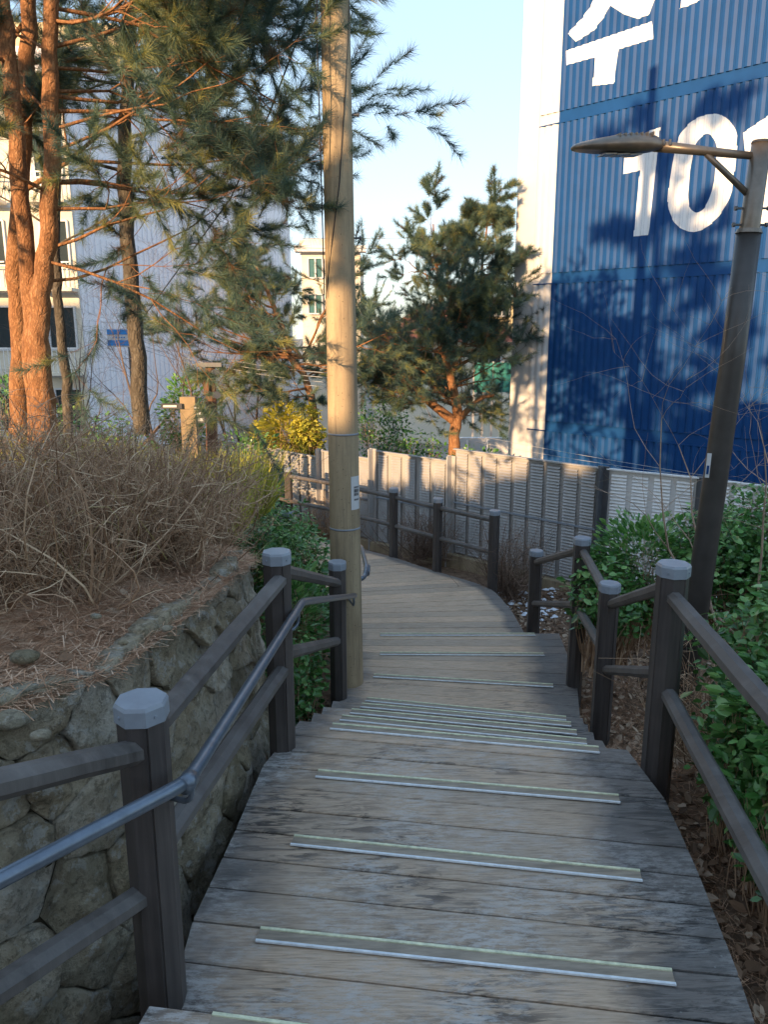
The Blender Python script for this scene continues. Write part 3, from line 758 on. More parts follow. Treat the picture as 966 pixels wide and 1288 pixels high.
def ribbed(u0, u1, v0, v1, m, name='ribbed_panel'):
    mb = MB(); pp = prof_pts(u0, u1)
    rs = [[fp(u, v, o) for v in (v0, v1)] for u, o in pp]
    mb.rings(rs, cap=False, closed=False)
    # rib end caps, slightly sloped
    for k in range(len(pp)-4):
        if pp[k][1] == 0 and pp[k+1][1] > 0:
            q = pp[k:k+5]
            for v, dv in ((v0, .0), (v1, .0)):
                mb.add([fp(u, v, o) for u, o in q], [(0, 1, 2, 3)])
    return mb.build(name, m, apt)
JT = [-2.5, .05, 2.62, 5.2, 7.8, 10.4, 13.0]
UR = 9.0
for j in range(len(JT)-1):
    v0 = JT[j]+(.0 if j else 0); v1 = JT[j+1]-.0
    ribbed(0, UR, v0+.02, v1-.17, BLUE); ribbed(-.375, 0, v0+.02, v1-.17, WHITE)
# body slabs
def slab(u0, u1, v0, v1, o0, o1, m, name):
    mb = MB(); v = [fp(u, vv, o) for vv in (v0, v1) for u, o in ((u0, o0), (u1, o0), (u1, o1), (u0, o1))]
    mb.add(v, [(0, 1, 2, 3), (7, 6, 5, 4), (0, 4, 5, 1), (1, 5, 6, 2), (2, 6, 7, 3), (3, 7, 4, 0)]); return mb.build(name, m, apt)
slab(0, UR, -3.0, 13.2, -.004, -9, BLUE, 'wall'); slab(-.80, -.002, -3.0, 13.2, -.006, -9, WHITE, 'corner_wall')
slab(-.80, -.39, -3.0, 13.2, .0, -.004, WHITE, 'corner_plaster')
for j in range(len(JT)-1): pass
def poly_intervals(poly, u):
    xs_ = []
    for (a, b) in zip(poly, poly[1:]+poly[:1]):
        if (a[0] <= u) != (b[0] <= u): xs_.append(a[1]+(b[1]-a[1])*(u-a[0])/(b[0]-a[0]))
    return sorted(xs_)
def inter_all(polys, u):
    e = sorted(sum((poly_intervals(p, u) for p in polys), [])); return [(e[i], e[i+1]) for i in range(0, len(e)-1, 2)]
def smooth_poly(pl):
    out = []; n = len(pl)
    for i in range(n):
        p0, p1, p2, p3 = pl[i-1], pl[i], pl[(i+1) % n], pl[(i+2) % n]
        for k in range(4):
            t = k/4; out.append(tuple(.5*((2*p1[c])+(-p0[c]+p2[c])*t+(2*p0[c]-5*p1[c]+4*p2[c]-p3[c])*t*t+(-p0[c]+3*p1[c]-3*p2[c]+p3[c])*t**3) for c in (0, 1)))
    return out
def paint(polys_px, name, smooth=False):
    polys = [[f_uv(*p) for p in (smooth_poly(pl) if smooth else pl)] for pl in polys_px]
    us = [p[0] for pl in polys for p in pl]; u0, u1 = min(us), max(us)
    pp = [(u, o) for u, o in prof_pts(math.floor(u0/PER)*PER, math.ceil(u1/PER)*PER)]
    mb = MB()
    for (ua, oa), (ub, ob) in zip(pp, pp[1:]):
        ns = 3 if ub-ua > .03 else 1
        for k in range(ns):
            a = lerp(ua, ub, k/ns); b = lerp(ua, ub, (k+1)/ns); o1 = lerp(oa, ob, k/ns); o2 = lerp(oa, ob, (k+1)/ns)
            ia = inter_all(polys, a+1e-5); ib = inter_all(polys, b-1e-5)
            if len(ia) != len(ib): ia = ib = inter_all(polys, (a+b)/2)
            d = NF*.003+UD*(-.002 if o2 > o1 else .002 if o2 < o1 else 0)
            for (s0, s1), (t0, t1) in zip(ia, ib):
                for j in range(len(JT)-1):   # ribs stop at the storey bands
                    lo, hi = JT[j]+.02, JT[j+1]-.17
                    A0, A1, B0, B1 = max(s0, lo), min(s1, hi), max(t0, lo), min(t1, hi)
                    if A0 < A1 and B0 < B1: mb.add([fp(a, A0, o1)+d, fp(b, B0, o2)+d, fp(b, B1, o2)+d, fp(a, A1, o1)+d], [(0, 1, 2, 3)])
    return mb.build(name, DIGIT, apt)
paint([[(831, 161), (818, 165), (812, 183), (786, 198), (784, 220), (806, 215), (798, 298), (817, 296)]], 'painted_digit')
paint([[(900, 144), (915, 150), (925, 163), (928, 180), (925, 215), (919, 247), (905, 272), (885, 289), (868, 292), (852, 284), (843, 268), (841, 250), (846, 210), (852, 180), (862, 162), (878, 149)],
       [(890, 169), (898, 175), (902, 187), (901, 210), (896, 240), (888, 260), (878, 268), (870, 264), (866, 252), (867, 225), (872, 195), (879, 177)]], 'painted_digit', True)
paint([[(988, 132), (966, 147), (935, 168), (937, 194), (962, 187), (953, 283), (982, 281)]], 'painted_digit')
paint([[(712.5, 65), (821, 28), (822, 50), (779, 63), (773, 106), (745.5, 109), (749, 73), (712.5, 83)],
       [(715, 43), (725, 54), (748, 39), (762, 20), (768, 8), (785, 19), (803, 25), (818, 19), (824, 0), (830, -30), (792, -40), (786, -12), (776, -20), (760, -25), (752, -8), (744, 8), (733, 24)],
       [(735, -40), (835, -75), (838, -55), (735, -20)]], 'painted_letter')
paint([[(855, 12), (868, 8), (888, -2), (905, -18), (880, -40), (862, -12)]], 'painted_letter')
# bright drip flashing under each storey band
for j in range(1, len(JT)-1):
    mb = MB(); mb.beam(fp(-.375, JT[j]-.16, .012), fp(UR, JT[j]-.16, .012), .024, .018); mb.build('band_edge', BLUE, apt)

# ------------------------------------------------------------------ buildings on the left and far behind
def window(parent, p, r, w_, h, n, bars=2, glass=GLASS):
    """p lower left corner, r right dir, n outward"""
    up = Vector((0, 0, 1)); mb = MB()
    for a, b in ((p, p+r*w_), (p+up*h, p+up*h+r*w_)): mb.beam(a+n*.02, b+n*.02, .1, .06)
    for k in range(bars+1): q = p+r*(w_*k/bars); mb.beam(q+n*.022, q+up*h+n*.022, .06, .1, up=n)
    fr = mb.build('window', WFRAME, parent)
    mb = MB(); mb.add([p+n*.008, p+r*w_+n*.008, p+r*w_+up*h+n*.008, p+up*h+n*.008], [(0, 1, 2, 3)]); mb.build('pane', glass, fr)
    return fr
def block(parent, o, r, L, n, D, z0, z1, m, name='wall'):
    mb = MB(); pts = [o, o+r*L, o+r*L-n*D, o-n*D]; v = [(p.x, p.y, z) for z in (z0, z1) for p in pts]
    mb.add(v, [(0, 1, 2, 3), (7, 6, 5, 4), (0, 4, 5, 1), (1, 5, 6, 2), (2, 6, 7, 3), (3, 7, 4, 0)]); return mb.build(name, m, parent)
beb = thing('apartment_building', (-10, 25.2, -2.5), 'cream low apartment with balcony windows behind the left pine trunks', 'building')
rv = Vector((1, .03, 0)).normalized(); nv_ = Vector((.03, -1, 0)).normalized(); o = Vector((-30, 24.9, 0))
block(beb, o, rv, 20.25, nv_, 9, -3, 9.2, BEIGE)
for fl in range(4):
    zb2 = -1.45+fl*2.6
    for xx, ww in ((-10.78, .85), (-13.4, 1.5), (-17, 1.5), (-20.5, 1.5)):
        p = Vector((xx, 24.9+(xx+30)*.03, zb2)); window(beb, p, rv, ww, 1.35, nv_, 2)
        mb = MB(); mb.box((p.x+ww/2, p.y-.35, zb2-.75), (ww+.4, .6, .1), .03); bl = mb.build('balcony', BEIGE, beb)
        mb = MB(); nb = int((ww+.3)/.14)
        for q in range(nb+1): mb.beam(Vector((p.x-.15+q*.14, p.y-.62, zb2-.7)), Vector((p.x-.15+q*.14, p.y-.62, zb2+.05)), .02, .02, up=(0, 1, 0))
        mb.beam(Vector((p.x-.2, p.y-.62, zb2+.06)), Vector((p.x+ww+.2, p.y-.62, zb2+.06)), .04, .04); mb.build('balcony_bars', BARRL, bl, kind='stuff')
    mb = MB(); mb.beam(o+nv_*.02+Vector((0, 0, zb2-.85)), o+rv*20.25+nv_*.02+Vector((0, 0, zb2-.85)), .04, .06); mb.build('string_course', WFRAME, beb)
gab = thing('apartment_building', (-7.2, 33, -2.5), 'ribbed white gable wall, tinted lavender for shade, with a chamfered roof corner behind the pines', 'building')
A = Vector((-9.75, 25.6, 0)); Bp = Vector((-4.8, 41.4, 0)); gd = (Bp-A).normalized(); gn = Vector((gd.y, -gd.x, 0)); GLn = (Bp-A).length
mb = MB(); out = [(0, -3), (GLn, -3), (GLn, 6.9), (GLn-2.25, 10.2), (0, 10.2)]
fv = [A+gd*u+Vector((0, 0, z)) for u, z in out]; bv = [p-gn*10 for p in fv]
mb.add(fv+bv, [(0, 1, 2, 3, 4), (9, 8, 7, 6, 5)]+[(i, i+5, (i+1) % 5+5, (i+1) % 5) for i in range(5)]); mb.build('wall', SHADEW, gab)
for j in range(5):
    mb = MB(); z0 = -2.9+j*2.6
    for k in range(int(GLn/.3)):
        u = .1+k*.3; zt2 = min(z0+2.4, 10.1 if u < GLn-2.4 else 6.7)
        if zt2-z0 < .3: continue
        mb.beam(A+gd*u+gn*.015+Vector((0, 0, z0)), A+gd*u+gn*.015+Vector((0, 0, zt2)), .15, .03, up=gn)
    mb.build('ribbed_panel', SHADEW, gab, kind='stuff')
mb = MB(); mb.beam(A+gn*.02+Vector((0, 0, 10.22)), A+gd*(GLn-2.25)+gn*.02+Vector((0, 0, 10.22)), .12, .12); mb.build('roof_edge', WHITE, gab)
yb = thing('apartment_building', (-20, 45, -2.5), 'tall yellow cream apartment catching the sun above the left pines', 'building')
o = Vector((-39, 44.3, 0)); rv2 = Vector((1, .03, 0)).normalized(); nn2 = Vector((.03, -1, 0)).normalized()
block(yb, o, rv2, 25, nn2, 12, -3, 17.6, YELW)
for fl in range(7):
    for k in range(9): window(yb, o+rv2*(1+k*2.7)+Vector((0, 0, -1.6+fl*2.7)), rv2, 1.5, 1.3, nn2, 2)
    mb = MB(); mb.beam(o+nn2*.03+Vector((0, 0, fl*2.7+.2)), o+rv2*25+nn2*.03+Vector((0, 0, fl*2.7+.2)), .06, .12); mb.build('string_course', WFRAME, yb)
fb = thing('apartment_building', (-2.4, 34, -2.5), 'distant cream apartment with a round stair top just left of the pole', 'building')
pL = PY(379, 330, 34); pR = PY(453, 330, 34); tz = PY(400, 318, 34).z
block(fb, Vector((pL.x, 34, 0)), Vector((1, 0, 0)), pR.x-pL.x, Vector((0, -1, 0)), 6, -3, tz, BEIGE)
mb = MB(); mb.box(((pL.x+pR.x)/2, 33.9, tz+.12), (pR.x-pL.x+.5, .6, .24)); mb.build('roof_edge', WFRAME, fb)
mb = MB(); c = PY(398, 320, 34.5); mb.tube([(c.x, 34.8, tz), (c.x, 34.8, tz+.55)], .75, 16); mb.build('stair_top', BEIGE, fb)
TEALG = simple('teal_window_glass', (.06, .15, .15), .2, 0, .2, 1, 0)
for px, py in ((388, 395), (388, 350), (425, 380), (425, 340)):
    p = PY(px, py, 33.95); window(fb, p, Vector((1, 0, 0)), .6, .8, Vector((0, -1, 0)), 2, TEALG)
# house with red roof, teal fence, low white wall, behind the middle pine
ROOF = simple('red_roof_tiles', (.28, .09, .055), .7, 0, .2, 12, .5, stretch=(1, 1, 4))
hs = thing('small_house', (4.2, 30, -2.6), 'low cream house with a red hipped roof behind the middle pine tree', 'house')
pl, pr = PY(470, 430, 30), PY(652, 430, 30)
block(hs, Vector((pl.x, 30, 0)), Vector((1, 0, 0)), pr.x-pl.x, Vector((0, -1, 0)), 6, -3, pl.z, BEIGE)
zt3 = pl.z; mb = MB(); x0, x1 = pl.x-.4, pr.x+.4
mb.add([(x0, 29.5, zt3), (x1, 29.5, zt3), (x1, 36.5, zt3), (x0, 36.5, zt3), (x0+2.5, 33, zt3+1.5), (x1-2.5, 33, zt3+1.5)], [(0, 1, 5, 4), (1, 2, 5), (2, 3, 4, 5), (3, 0, 4), (3, 2, 1, 0)]); mb.build('roof', ROOF, hs)
for px in (500, 545, 600): window(hs, PY(px, 470, 29.98), Vector((1, 0, 0)), .9, .9, Vector((0, -1, 0)), 2)
h2 = thing('apartment_building', (8, 44, -2.6), 'far sunlit cream block showing through the middle pine crown', 'building')
pl, pr = PY(600, 375, 44), PY(670, 375, 44); block(h2, Vector((pl.x, 44, 0)), Vector((1, 0, 0)), pr.x-pl.x+6, Vector((0, -1, 0)), 8, -3, PY(600, 374, 44).z, YELW)
for px in (606, 622): window(h2, PY(px, 398, 43.9), Vector((1, 0, 0)), .8, .9, Vector((0, -1, 0)), 2)
TEAL = simple('teal_mesh_fence', (.03, .20, .17), .6)
tf = thing('site_fence', (2.8, 24, -2.6), 'teal sheet fence beyond the middle pine beside the white gable corner', 'fence')
p0, p1 = PY(596, 490, 24), PY(690, 490, 24)
for k in range(8):
    xx = lerp(p0.x, p1.x, k/8.); wd = (p1.x-p0.x)/8; mb = MB(); mb.box((xx+wd/2, 24+.02*(k % 2), PY(600, 475, 24).z), (wd-.02, .03, .9)); mb.build('fence_panel', TEAL, tf)
    mb = MB(); mb.box((xx, 24.05, PY(600, 480, 24).z-.6), (.06, .06, 2.4)); mb.build('fence_post', BARR, tf)
lw = MB(); p0, p1 = PY(575, 545, 20), PY(700, 545, 20); lw.box(((p0.x+p1.x)/2, 20, -1.75), (p1.x-p0.x, .2, 1.5)); tag(lw.build('low_wall', WHITE), 'low white garden wall seen behind the middle pine trunk', 'wall')
gw = MB()
for k in range(5): gw.box((lerp(p0.x, p1.x, (k+.5)/5), 19.87, -1.7), (.05, .04, 1.3))
o_ = gw.build('wall_ribs', BARRL, None); o_.name = 'wall_rib'; o_.parent = bpy.data.objects['low_wall']
# unseen blocks added behind the viewer, heights shaped to cast the shade
shd = thing('apartment_building', (-10, -12, 0), 'unseen stepped block added uphill behind the viewer to shade the stairs', 'building')
block(shd, Vector((-60, -10.5, 0)), Vector((1, 0, 0)), 41.5, Vector((0, 1, 0)), 2, 0, 12.2, BEIGE)
block(shd, Vector((-10.25, -10.5, 0)), Vector((1, 0, 0)), 1.6, Vector((0, 1, 0)), 2.0, 0, 5.15, BEIGE, 'stair_shade_block')
block(shd, Vector((-18.45, -10.5, 0)), Vector((1, 0, 0)), 8.15, Vector((0, 1, 0)), 2, 0, 4.45, BEIGE, 'low_shade_block')
block(shd, Vector((-8.6, -10.5, 0)), Vector((1, 0, 0)), 9, Vector((0, 1, 0)), 2, 0, 6.4, BEIGE, 'middle_shade_block')
for k in range(5): window(shd, Vector((-8.4+k*1.6, -10.49, 3.6)), Vector((1, 0, 0)), 1.1, 1.2, Vector((0, 1, 0)), 2)

# small street things on the left
sg = thing('road_sign', tuple(PY(150, 470, 15)), 'small blue and white rectangular sign on a thin post behind the left trunk', 'sign')
p = PY(150, 425.5, 15); mb = MB(); mb.box((p.x, 15, p.z), (.46, .02, .34)); mb.build('sign_plate', WFRAME, sg)
SB = simple('sign_blue', (.02, .24, .62), .5)
mb = MB(); mb.box((p.x, 14.985, p.z+.112), (.44, .006, .09)); mb.box((p.x, 14.985, p.z-.09), (.44, .006, .10)); mb.build('sign_band', SB, sg)
mb = MB()
for k in range(5): mb.box((p.x-.10+k*.05, 14.984, p.z+.012), (.025, .005, .025))
mb.build('sign_text', SB, sg)
mb = MB(); mb.tube([(p.x+.17, 15.02, -2.5), (p.x+.17, 15.02, p.z+.2)], .025, 8); mb.build('sign_post', BARRD, sg)
RUST = simple('rusty_brown_timber', (.17, .075, .04), .8, 0, .3, 20, .3)
wp = thing('timber_post', tuple(PY(264, 560, 11)), 'rusty brown timber post with a dark crossbar and brackets beyond the dry shrub', 'post')
def q(px, py, Y=11): return PY(px, py, Y*.87)
mb = MB(); mb.tube([q(267, 600), q(266, 520), q(264, 456)], [.075, .07, .06], 8); mb.build('shaft', RUST, wp)
mb = MB(); mb.beam(q(247, 459, 10.9), q(279, 459, 10.9), .06, .05); mb.build('crossbar', BARRD, wp)
mb = MB(); mb.beam(q(255, 474, 10.9), q(272, 472, 10.9), .06, .06); mb.beam(q(259, 474, 10.9), q(260, 497, 10.9), .06, .05, up=(0, 1, 0)); mb.build('bracket_arm', RUST, wp)
mb = MB(); mb.tube([q(270, 470, 10.85), q(272, 470, 10.75)], .05, 10); mb.tube([q(271, 497, 10.9), q(273, 497, 10.8)], .045, 10); mb.build('insulator', BARRD, wp)
ws = thing('wayfinding_sign', tuple(PY(238, 560, 10.5)), 'stubby tan signpost with small black and white direction boards beyond the shrubs', 'sign')
TAN = simple('tan_timber', (.30, .22, .13), .8)
mb = MB(); c = q(238, 520, 10.5); mb.box((c.x, c.y, c.z-.28), (.18, .12, .95)); mb.build('sign_body', TAN, ws)
for k, (x0, x1, y, hh) in enumerate(((203, 229, 511, .06), (246, 256, 520, .08), (249, 258, 528, .08), (244, 253, 513, .05))):
    a, b = q(x0, y, 10.4), q(x1, y, 10.4); mb = MB(); mb.beam(a, b, .02, hh); bd = mb.build('direction_board', INK, ws)
    mb = MB(); mb.beam(a.lerp(b, .1)-Vector((0, .014, 0)), a.lerp(b, .75)-Vector((0, .014, 0)), .004, hh*.4); mb.build('white_text_strip', WFRAME, bd)
# wires in front of the gable
GREYC = simple('grey_cable', (.4, .4, .4), .5)
for k, (ya, yb_, s) in enumerate(((548, 599, .03), (556, 601, .05))):
    a, b = PY(600, ya, 10.6), PY(905, yb_+2, 7.0); pts = []
    for i in range(13): t = i/12; p = a.lerp(b, t); p.z -= s*4*t*(1-t)*.5; pts.append(p)
    cable('overhead_cable', pts, .0022, None, ['upper thin grey cable sagging above the barrier in front of the blue gable', 'lower thin grey cable sagging just above the barrier before the blue gable'][k], GREYC, 'cables above the barrier')
for k, (ya, yb_) in enumerate(((300, 286), (312, 300))):
    a, b = PY(370, ya, 26), PY(700, yb_, 30); pts = []
    for i in range(9): t = i/8; p = a.lerp(b, t); p.z -= .3*4*t*(1-t)*.5; pts.append(p)
    cable('overhead_cable', pts, .01, None, ['upper faint cable crossing the open sky right of the pole', 'lower faint cable crossing the open sky right of the pole'][k], GREYC, 'cables in the sky')
for k in range(4):
    a, b = PY(180, 425+k*5, 14), PY(420, 470+k*6, 12); pts = []
    for i in range(9): t = i/8; p = a.lerp(b, t); p.z -= .2*4*t*(1-t)*.5; pts.append(p)
    cable('overhead_cable', pts, .005, None, ['topmost', 'second from the top', 'third from the top', 'lowest'][k]+' of the thin pale cables strung before the lavender gable', GREYC, 'cables before the lavender gable')

# ------------------------------------------------------------------ vegetation generators
def needles(centers, dirs, n, length, width, spread=.9, seed=0, tint=None):
    """tufts of thin triangles"""
    R = np.random.RandomState(seed); M_ = len(centers); c = np.repeat(centers, n, 0); d = np.repeat(dirs, n, 0)
    r = R.normal(size=(M_*n, 3)); r /= np.linalg.norm(r, axis=1)[:, None]
    dd = d*(1-spread*.45)+r*spread*.62; dd /= np.linalg.norm(dd, axis=1)[:, None]
    L = length*(.7+.5*R.rand(M_*n))[:, None]; start = c+d*(R.rand(M_*n)[:, None]-.6)*length*.9
    side = np.cross(dd, R.normal(size=(M_*n, 3))); side /= np.linalg.norm(side, axis=1)[:, None]
    tip = start+dd*L; tip[:, 2] -= L[:, 0]*.10
    v = np.stack([start-side*width, start+side*width, tip], 1)
    if tint is None: tint = .25+.5*R.rand(M_)
    t = np.repeat(tint, n)+R.normal(size=M_*n)*.08
    return v, np.clip(t, 0, 1)
def leaves(centers, size, seed=0, normal_bias=None, tint=None, flat=.5):
    R = np.random.RandomState(seed); N = len(centers)
    a = R.normal(size=(N, 3)); a[:, 2] *= .5; a /= np.linalg.norm(a, axis=1)[:, None]
    nrm = R.normal(size=(N, 3))*flat
    nrm[:, 2] += .8
    if normal_bias is not None: nrm += normal_bias
    s = np.cross(a, nrm); s /= np.linalg.norm(s, axis=1)[:, None]; nn = np.cross(s, a)
    L = (size*np.exp(R.normal(size=N)*.32))[:, None]; W = L*(.22+.12*R.rand(N))[:, None]
    p0 = centers; p1 = centers+a*L*.35+s*W+nn*L*.07; p2 = centers+a*L*.75+s*W*.75+nn*L*.05; p3 = centers+a*L; p4 = centers+a*L*.75-s*W*.75+nn*L*.05; p5 = centers+a*L*.35-s*W+nn*L*.07
    mid = centers+a*L*.5
    v = np.concatenate([np.stack([p0, p1, p2, p3], 1), np.stack([p0, p3, p4, p5], 1)], 0)
    if tint is None: tint = R.rand(N)
    return v, np.tile(tint, 2)
def twigs(starts, ends, r0, seed=0, bend=.15, nseg=3, droop=0):
    """three-sided tapering twigs as quads"""
    R = np.random.RandomState(seed); N = len(starts); d = ends-starts; L = np.linalg.norm(d, axis=1)[:, None]+1e-9
    off = R.normal(size=(N, 3))*bend*L; pts = []
    for k in range(nseg+1):
        t = k/nseg; p = starts+d*t+off*(t*(1-t)*2); p[:, 2] -= droop*L[:, 0]*t*t; pts.append(p)
    sx = np.cross(d/L, R.normal(size=(N, 3))); sx /= np.linalg.norm(sx, axis=1)[:, None]; sy = np.cross(d/L, sx)
    r0 = np.broadcast_to(np.asarray(r0, float).reshape(-1, 1), (N, 1))
    Q = []
    for k in range(nseg):
        ra = r0*(1-.75*k/nseg); rb = r0*(1-.75*(k+1)/nseg)
        for j in range(3):
            a1_, a2_ = 2*pi*j/3, 2*pi*(j+1)/3
            Q.append(np.stack([pts[k]+ra*(sx*cos(a1_)+sy*sin(a1_)), pts[k]+ra*(sx*cos(a2_)+sy*sin(a2_)), pts[k+1]+rb*(sx*cos(a2_)+sy*sin(a2_)), pts[k+1]+rb*(sx*cos(a1_)+sy*sin(a1_))], 1))
    return np.concatenate(Q, 0), 3*nseg, pts
def vec(a): return np.array(a, float)

def branchy(start, direction, length, r, rng, depth, segs, tips, curl=.25, up=.0, kids=(3, 5), shrink=.62):
    p = Vector(start); d = Vector(direction).normalized(); n = 6; pts = [p.copy()]; rr = [r]
    for i in range(n):
        d = (d+Vector((rng.gauss(0, curl), rng.gauss(0, curl), rng.gauss(0, curl)+up))*.45).normalized(); p = p+d*(length/n)
        pts.append(p.copy()); rr.append(r*(1-.75*(i+1)/n))
        if depth > 0 and i >= 1:
            for _ in range(rng.choice((0, 1, 1, 2)) if i < n-1 else 2):
                sd = (d+Vector((rng.gauss(0, 1), rng.gauss(0, 1), rng.gauss(0, .6)))*.75).normalized()
                branchy(p, sd, length*shrink*rng.uniform(.6, 1.1), max(.0012, rr[-1]*.6), rng, depth-1, segs, tips, curl, up, kids, shrink)
    segs.append((pts, rr))
    if depth <= 1:
        for i in range(5 if depth == 1 else 3, len(pts)): tips.append((pts[i].copy(), (pts[i]-pts[i-1]).normalized()))

def pine(name, label, trunk_paths, limbs, bark, seed, tufts_per_tip=1, nlen=.10, nw=.0016, nn=26, depth=1, group=None, limb_r=.03, cone=None, curl=.22, up=.06, tintf=None, limbbark=None):
    base = trunk_paths[0][0][0]; t = thing(name, tuple(base), label, 'tree', group)
    rng = random.Random(seed)
    for path, rad in trunk_paths:
        pp = []; r2 = []
        for i in range(len(path)-1):
            for k in range(5):
                tt = k/5; p = Vector(path[i]).lerp(Vector(path[i+1]), tt); wob = .02; pp.append(p+Vector((rng.gauss(0, .006), rng.gauss(0, .006), 0))); r2.append(lerp(rad[i], rad[i+1], tt)*(1+rng.uniform(-.04, .04)))
        pp.append(Vector(path[-1])); r2.append(rad[-1])
        mb = MB(); mb.tube(pp, r2, 16); mb.build('trunk', bark, t, smooth=True)
    segs = []; tips = []
    for (s, d, L, r) in limbs: branchy(s, d, L, r, rng, depth, segs, tips, curl, up)
    mb = MB()
    for pts, rr in segs: mb.tube(pts, rr, 5 if rr[0] > .008 else 3, cap=False)
    mb.build('branches', limbbark or bark, t, smooth=True, kind='stuff')
    C_ = vec([p for p, d in tips]); D_ = vec([d for p, d in tips])
    if tufts_per_tip > 1:
        R = np.random.RandomState(seed); C_ = np.repeat(C_, tufts_per_tip, 0)+R.normal(size=(len(C_)*tufts_per_tip, 3))*.035; D_ = np.repeat(D_, tufts_per_tip, 0)
    D_[:, 2] += .25; D_ /= np.linalg.norm(D_, axis=1)[:, None]
    R = np.random.RandomState(seed+1)
    # tint varies in patches; some tufts get the painted sunlit yellow, few brown
    ph = np.sin(C_[:, 0]*5+seed)+np.sin(C_[:, 1]*4.3)+np.sin(C_[:, 2]*5.7+1); tint = np.clip(.38+.12*ph+R.normal(size=len(C_))*.12, 0, .8)
    tint = np.clip(tint, .18, 1); rr_ = R.rand(len(C_)); tint = np.where(rr_ < .10, .9, tint); tint = np.where(rr_ > .96, .0, tint)
    v, ti = needles(C_, D_, nn, nlen, nw, seed=seed, tint=tint); npmesh('crown', v, 3, NEEDLE, t, attr=ti)
    return t, len(C_)
def limbset(path, n, t0, t1, rng, az, spread, Lf, rf_, elev=(-.1, .4)):
    out = []; P_ = [Vector(p) for p in path]; m = len(P_)-1
    for i in range(n):
        t = t0+(t1-t0)*(i+rng.random()*.7)/n; k = min(int(t*m), m-1); p = P_[k].lerp(P_[k+1], t*m-k)
        a = az+rng.uniform(-spread, spread); d = Vector((cos(a), sin(a), rng.uniform(*elev))); out.append((p, d, Lf(t)*rng.uniform(.75, 1.15), rf_(t)))
    return out
rng = random.Random(3)
# big left double pine (orange lit trunk that forks)
YT = 5.2
tb = PY(52, 553, YT)
pathR = [PY(58, 575, YT), PY(54, 520, YT), PY(48, 440, YT), PY(50, 370, YT), PY(60, 310, YT), PY(66, 200, YT), PY(62, 90, YT), PY(66, -40, YT), PY(74, -220, YT)]
pathL = [PY(50, 575, YT+.05), PY(41, 450, YT+.07), PY(36, 340, YT+.07), PY(22, 200, YT+.07), PY(10, 60, YT+.1), PY(-2, -60, YT+.1), PY(-10, -220, YT+.1)]
lim = limbset(pathR, 14, .40, 1, rng, .45, .8, lambda t: 1.45-.35*t, lambda t: .012, (-.25, .35))
lim += limbset(pathR, 4, .5, 1, rng, 3.1, 1.0, lambda t: .9, lambda t: .014, (0, .4))
lim += limbset(pathL, 5, .5, 1, rng, .3, 2.6, lambda t: 1.0, lambda t: .014, (0, .5))
for (px, py, ex, ey, L) in ((64, 60, 330, 30, 1.4), (64, 10, 470, 20, 1.5), (64, -60, 460, -20, 1.5), (62, 120, 300, 150, 1.3), (62, 30, 400, 80, 1.3), (64, 230, 300, 215, 1.0), (64, 200, 390, 220, 1.45), (62, 140, 330, 170, 1.3)):
    a = PY(px, py, YT); b = PY(ex, ey, YT+rng.uniform(.5, 1.0)); lim.append((a, b-a+Vector((0, 0, rng.uniform(-.3, .3))), L, .014))
pine('pine_tree', 'large red barked pine with a forked sunlit trunk and long boughs at the left', [(pathR, [.105, .084, .068, .062, .056, .052, .047, .042, .034]), (pathL, [.066, .058, .054, .052, .048, .042, .036])], lim, BARKR, 21, nlen=.10, nw=.0014, nn=75, depth=2, group='pines on the bank', curl=.32, up=.02)
# darker companion trunk to its left
pathD = [PY(24, 570, 5.8), PY(26, 450, 5.8), PY(20, 320, 5.8), PY(30, 180, 5.8), PY(36, 40, 5.8), PY(34, -120, 5.8)]
pine('pine_tree', 'dark shaded pine trunk close behind the forked pine at the left edge', [(pathD, [.08, .07, .062, .058, .052, .04])], limbset(pathD, 7, .5, 1, rng, 1.0, 3, lambda t: 1.4, lambda t: .02), BARKR, 31, nlen=.105, nw=.0016, nn=50, depth=1, group='pines on the bank')
pathT = [PY(178, 545, 7.6), PY(174, 450, 7.6), PY(163, 340, 7.6), PY(156, 230, 7.6), PY(160, 100, 7.6), PY(170, -30, 7.6)]
pine('pine_tree', 'slim straight trunk tree in front of the blue and white sign', [(pathT, [.083, .076, .07, .066, .05, .035])], limbset(pathT, 11, .56, 1, rng, 0, 3.14, lambda t: 1.3-.5*t, lambda t: .018, (-.25, .3)), BARKG, 41, nlen=.11, nw=.0022, nn=46, depth=2, group='pines on the bank')
pathS = [PY(88, 570, 8.0), PY(84, 480, 8.0), PY(75, 400, 8.0), PY(70, 320, 8.0), PY(72, 180, 8.0), PY(75, 60, 8.0)]
pine('pine_tree', 'thin grey trunk tree with a slight bend in front of the cream apartment', [(pathS, [.054, .05, .046, .042, .034, .026])], limbset(pathS, 9, .6, 1, rng, 0, 3.14, lambda t: 1.3, lambda t: .014, (-.2, .3)), BARKG, 43, nlen=.11, nw=.0022, nn=46, depth=1, group='pines on the bank')
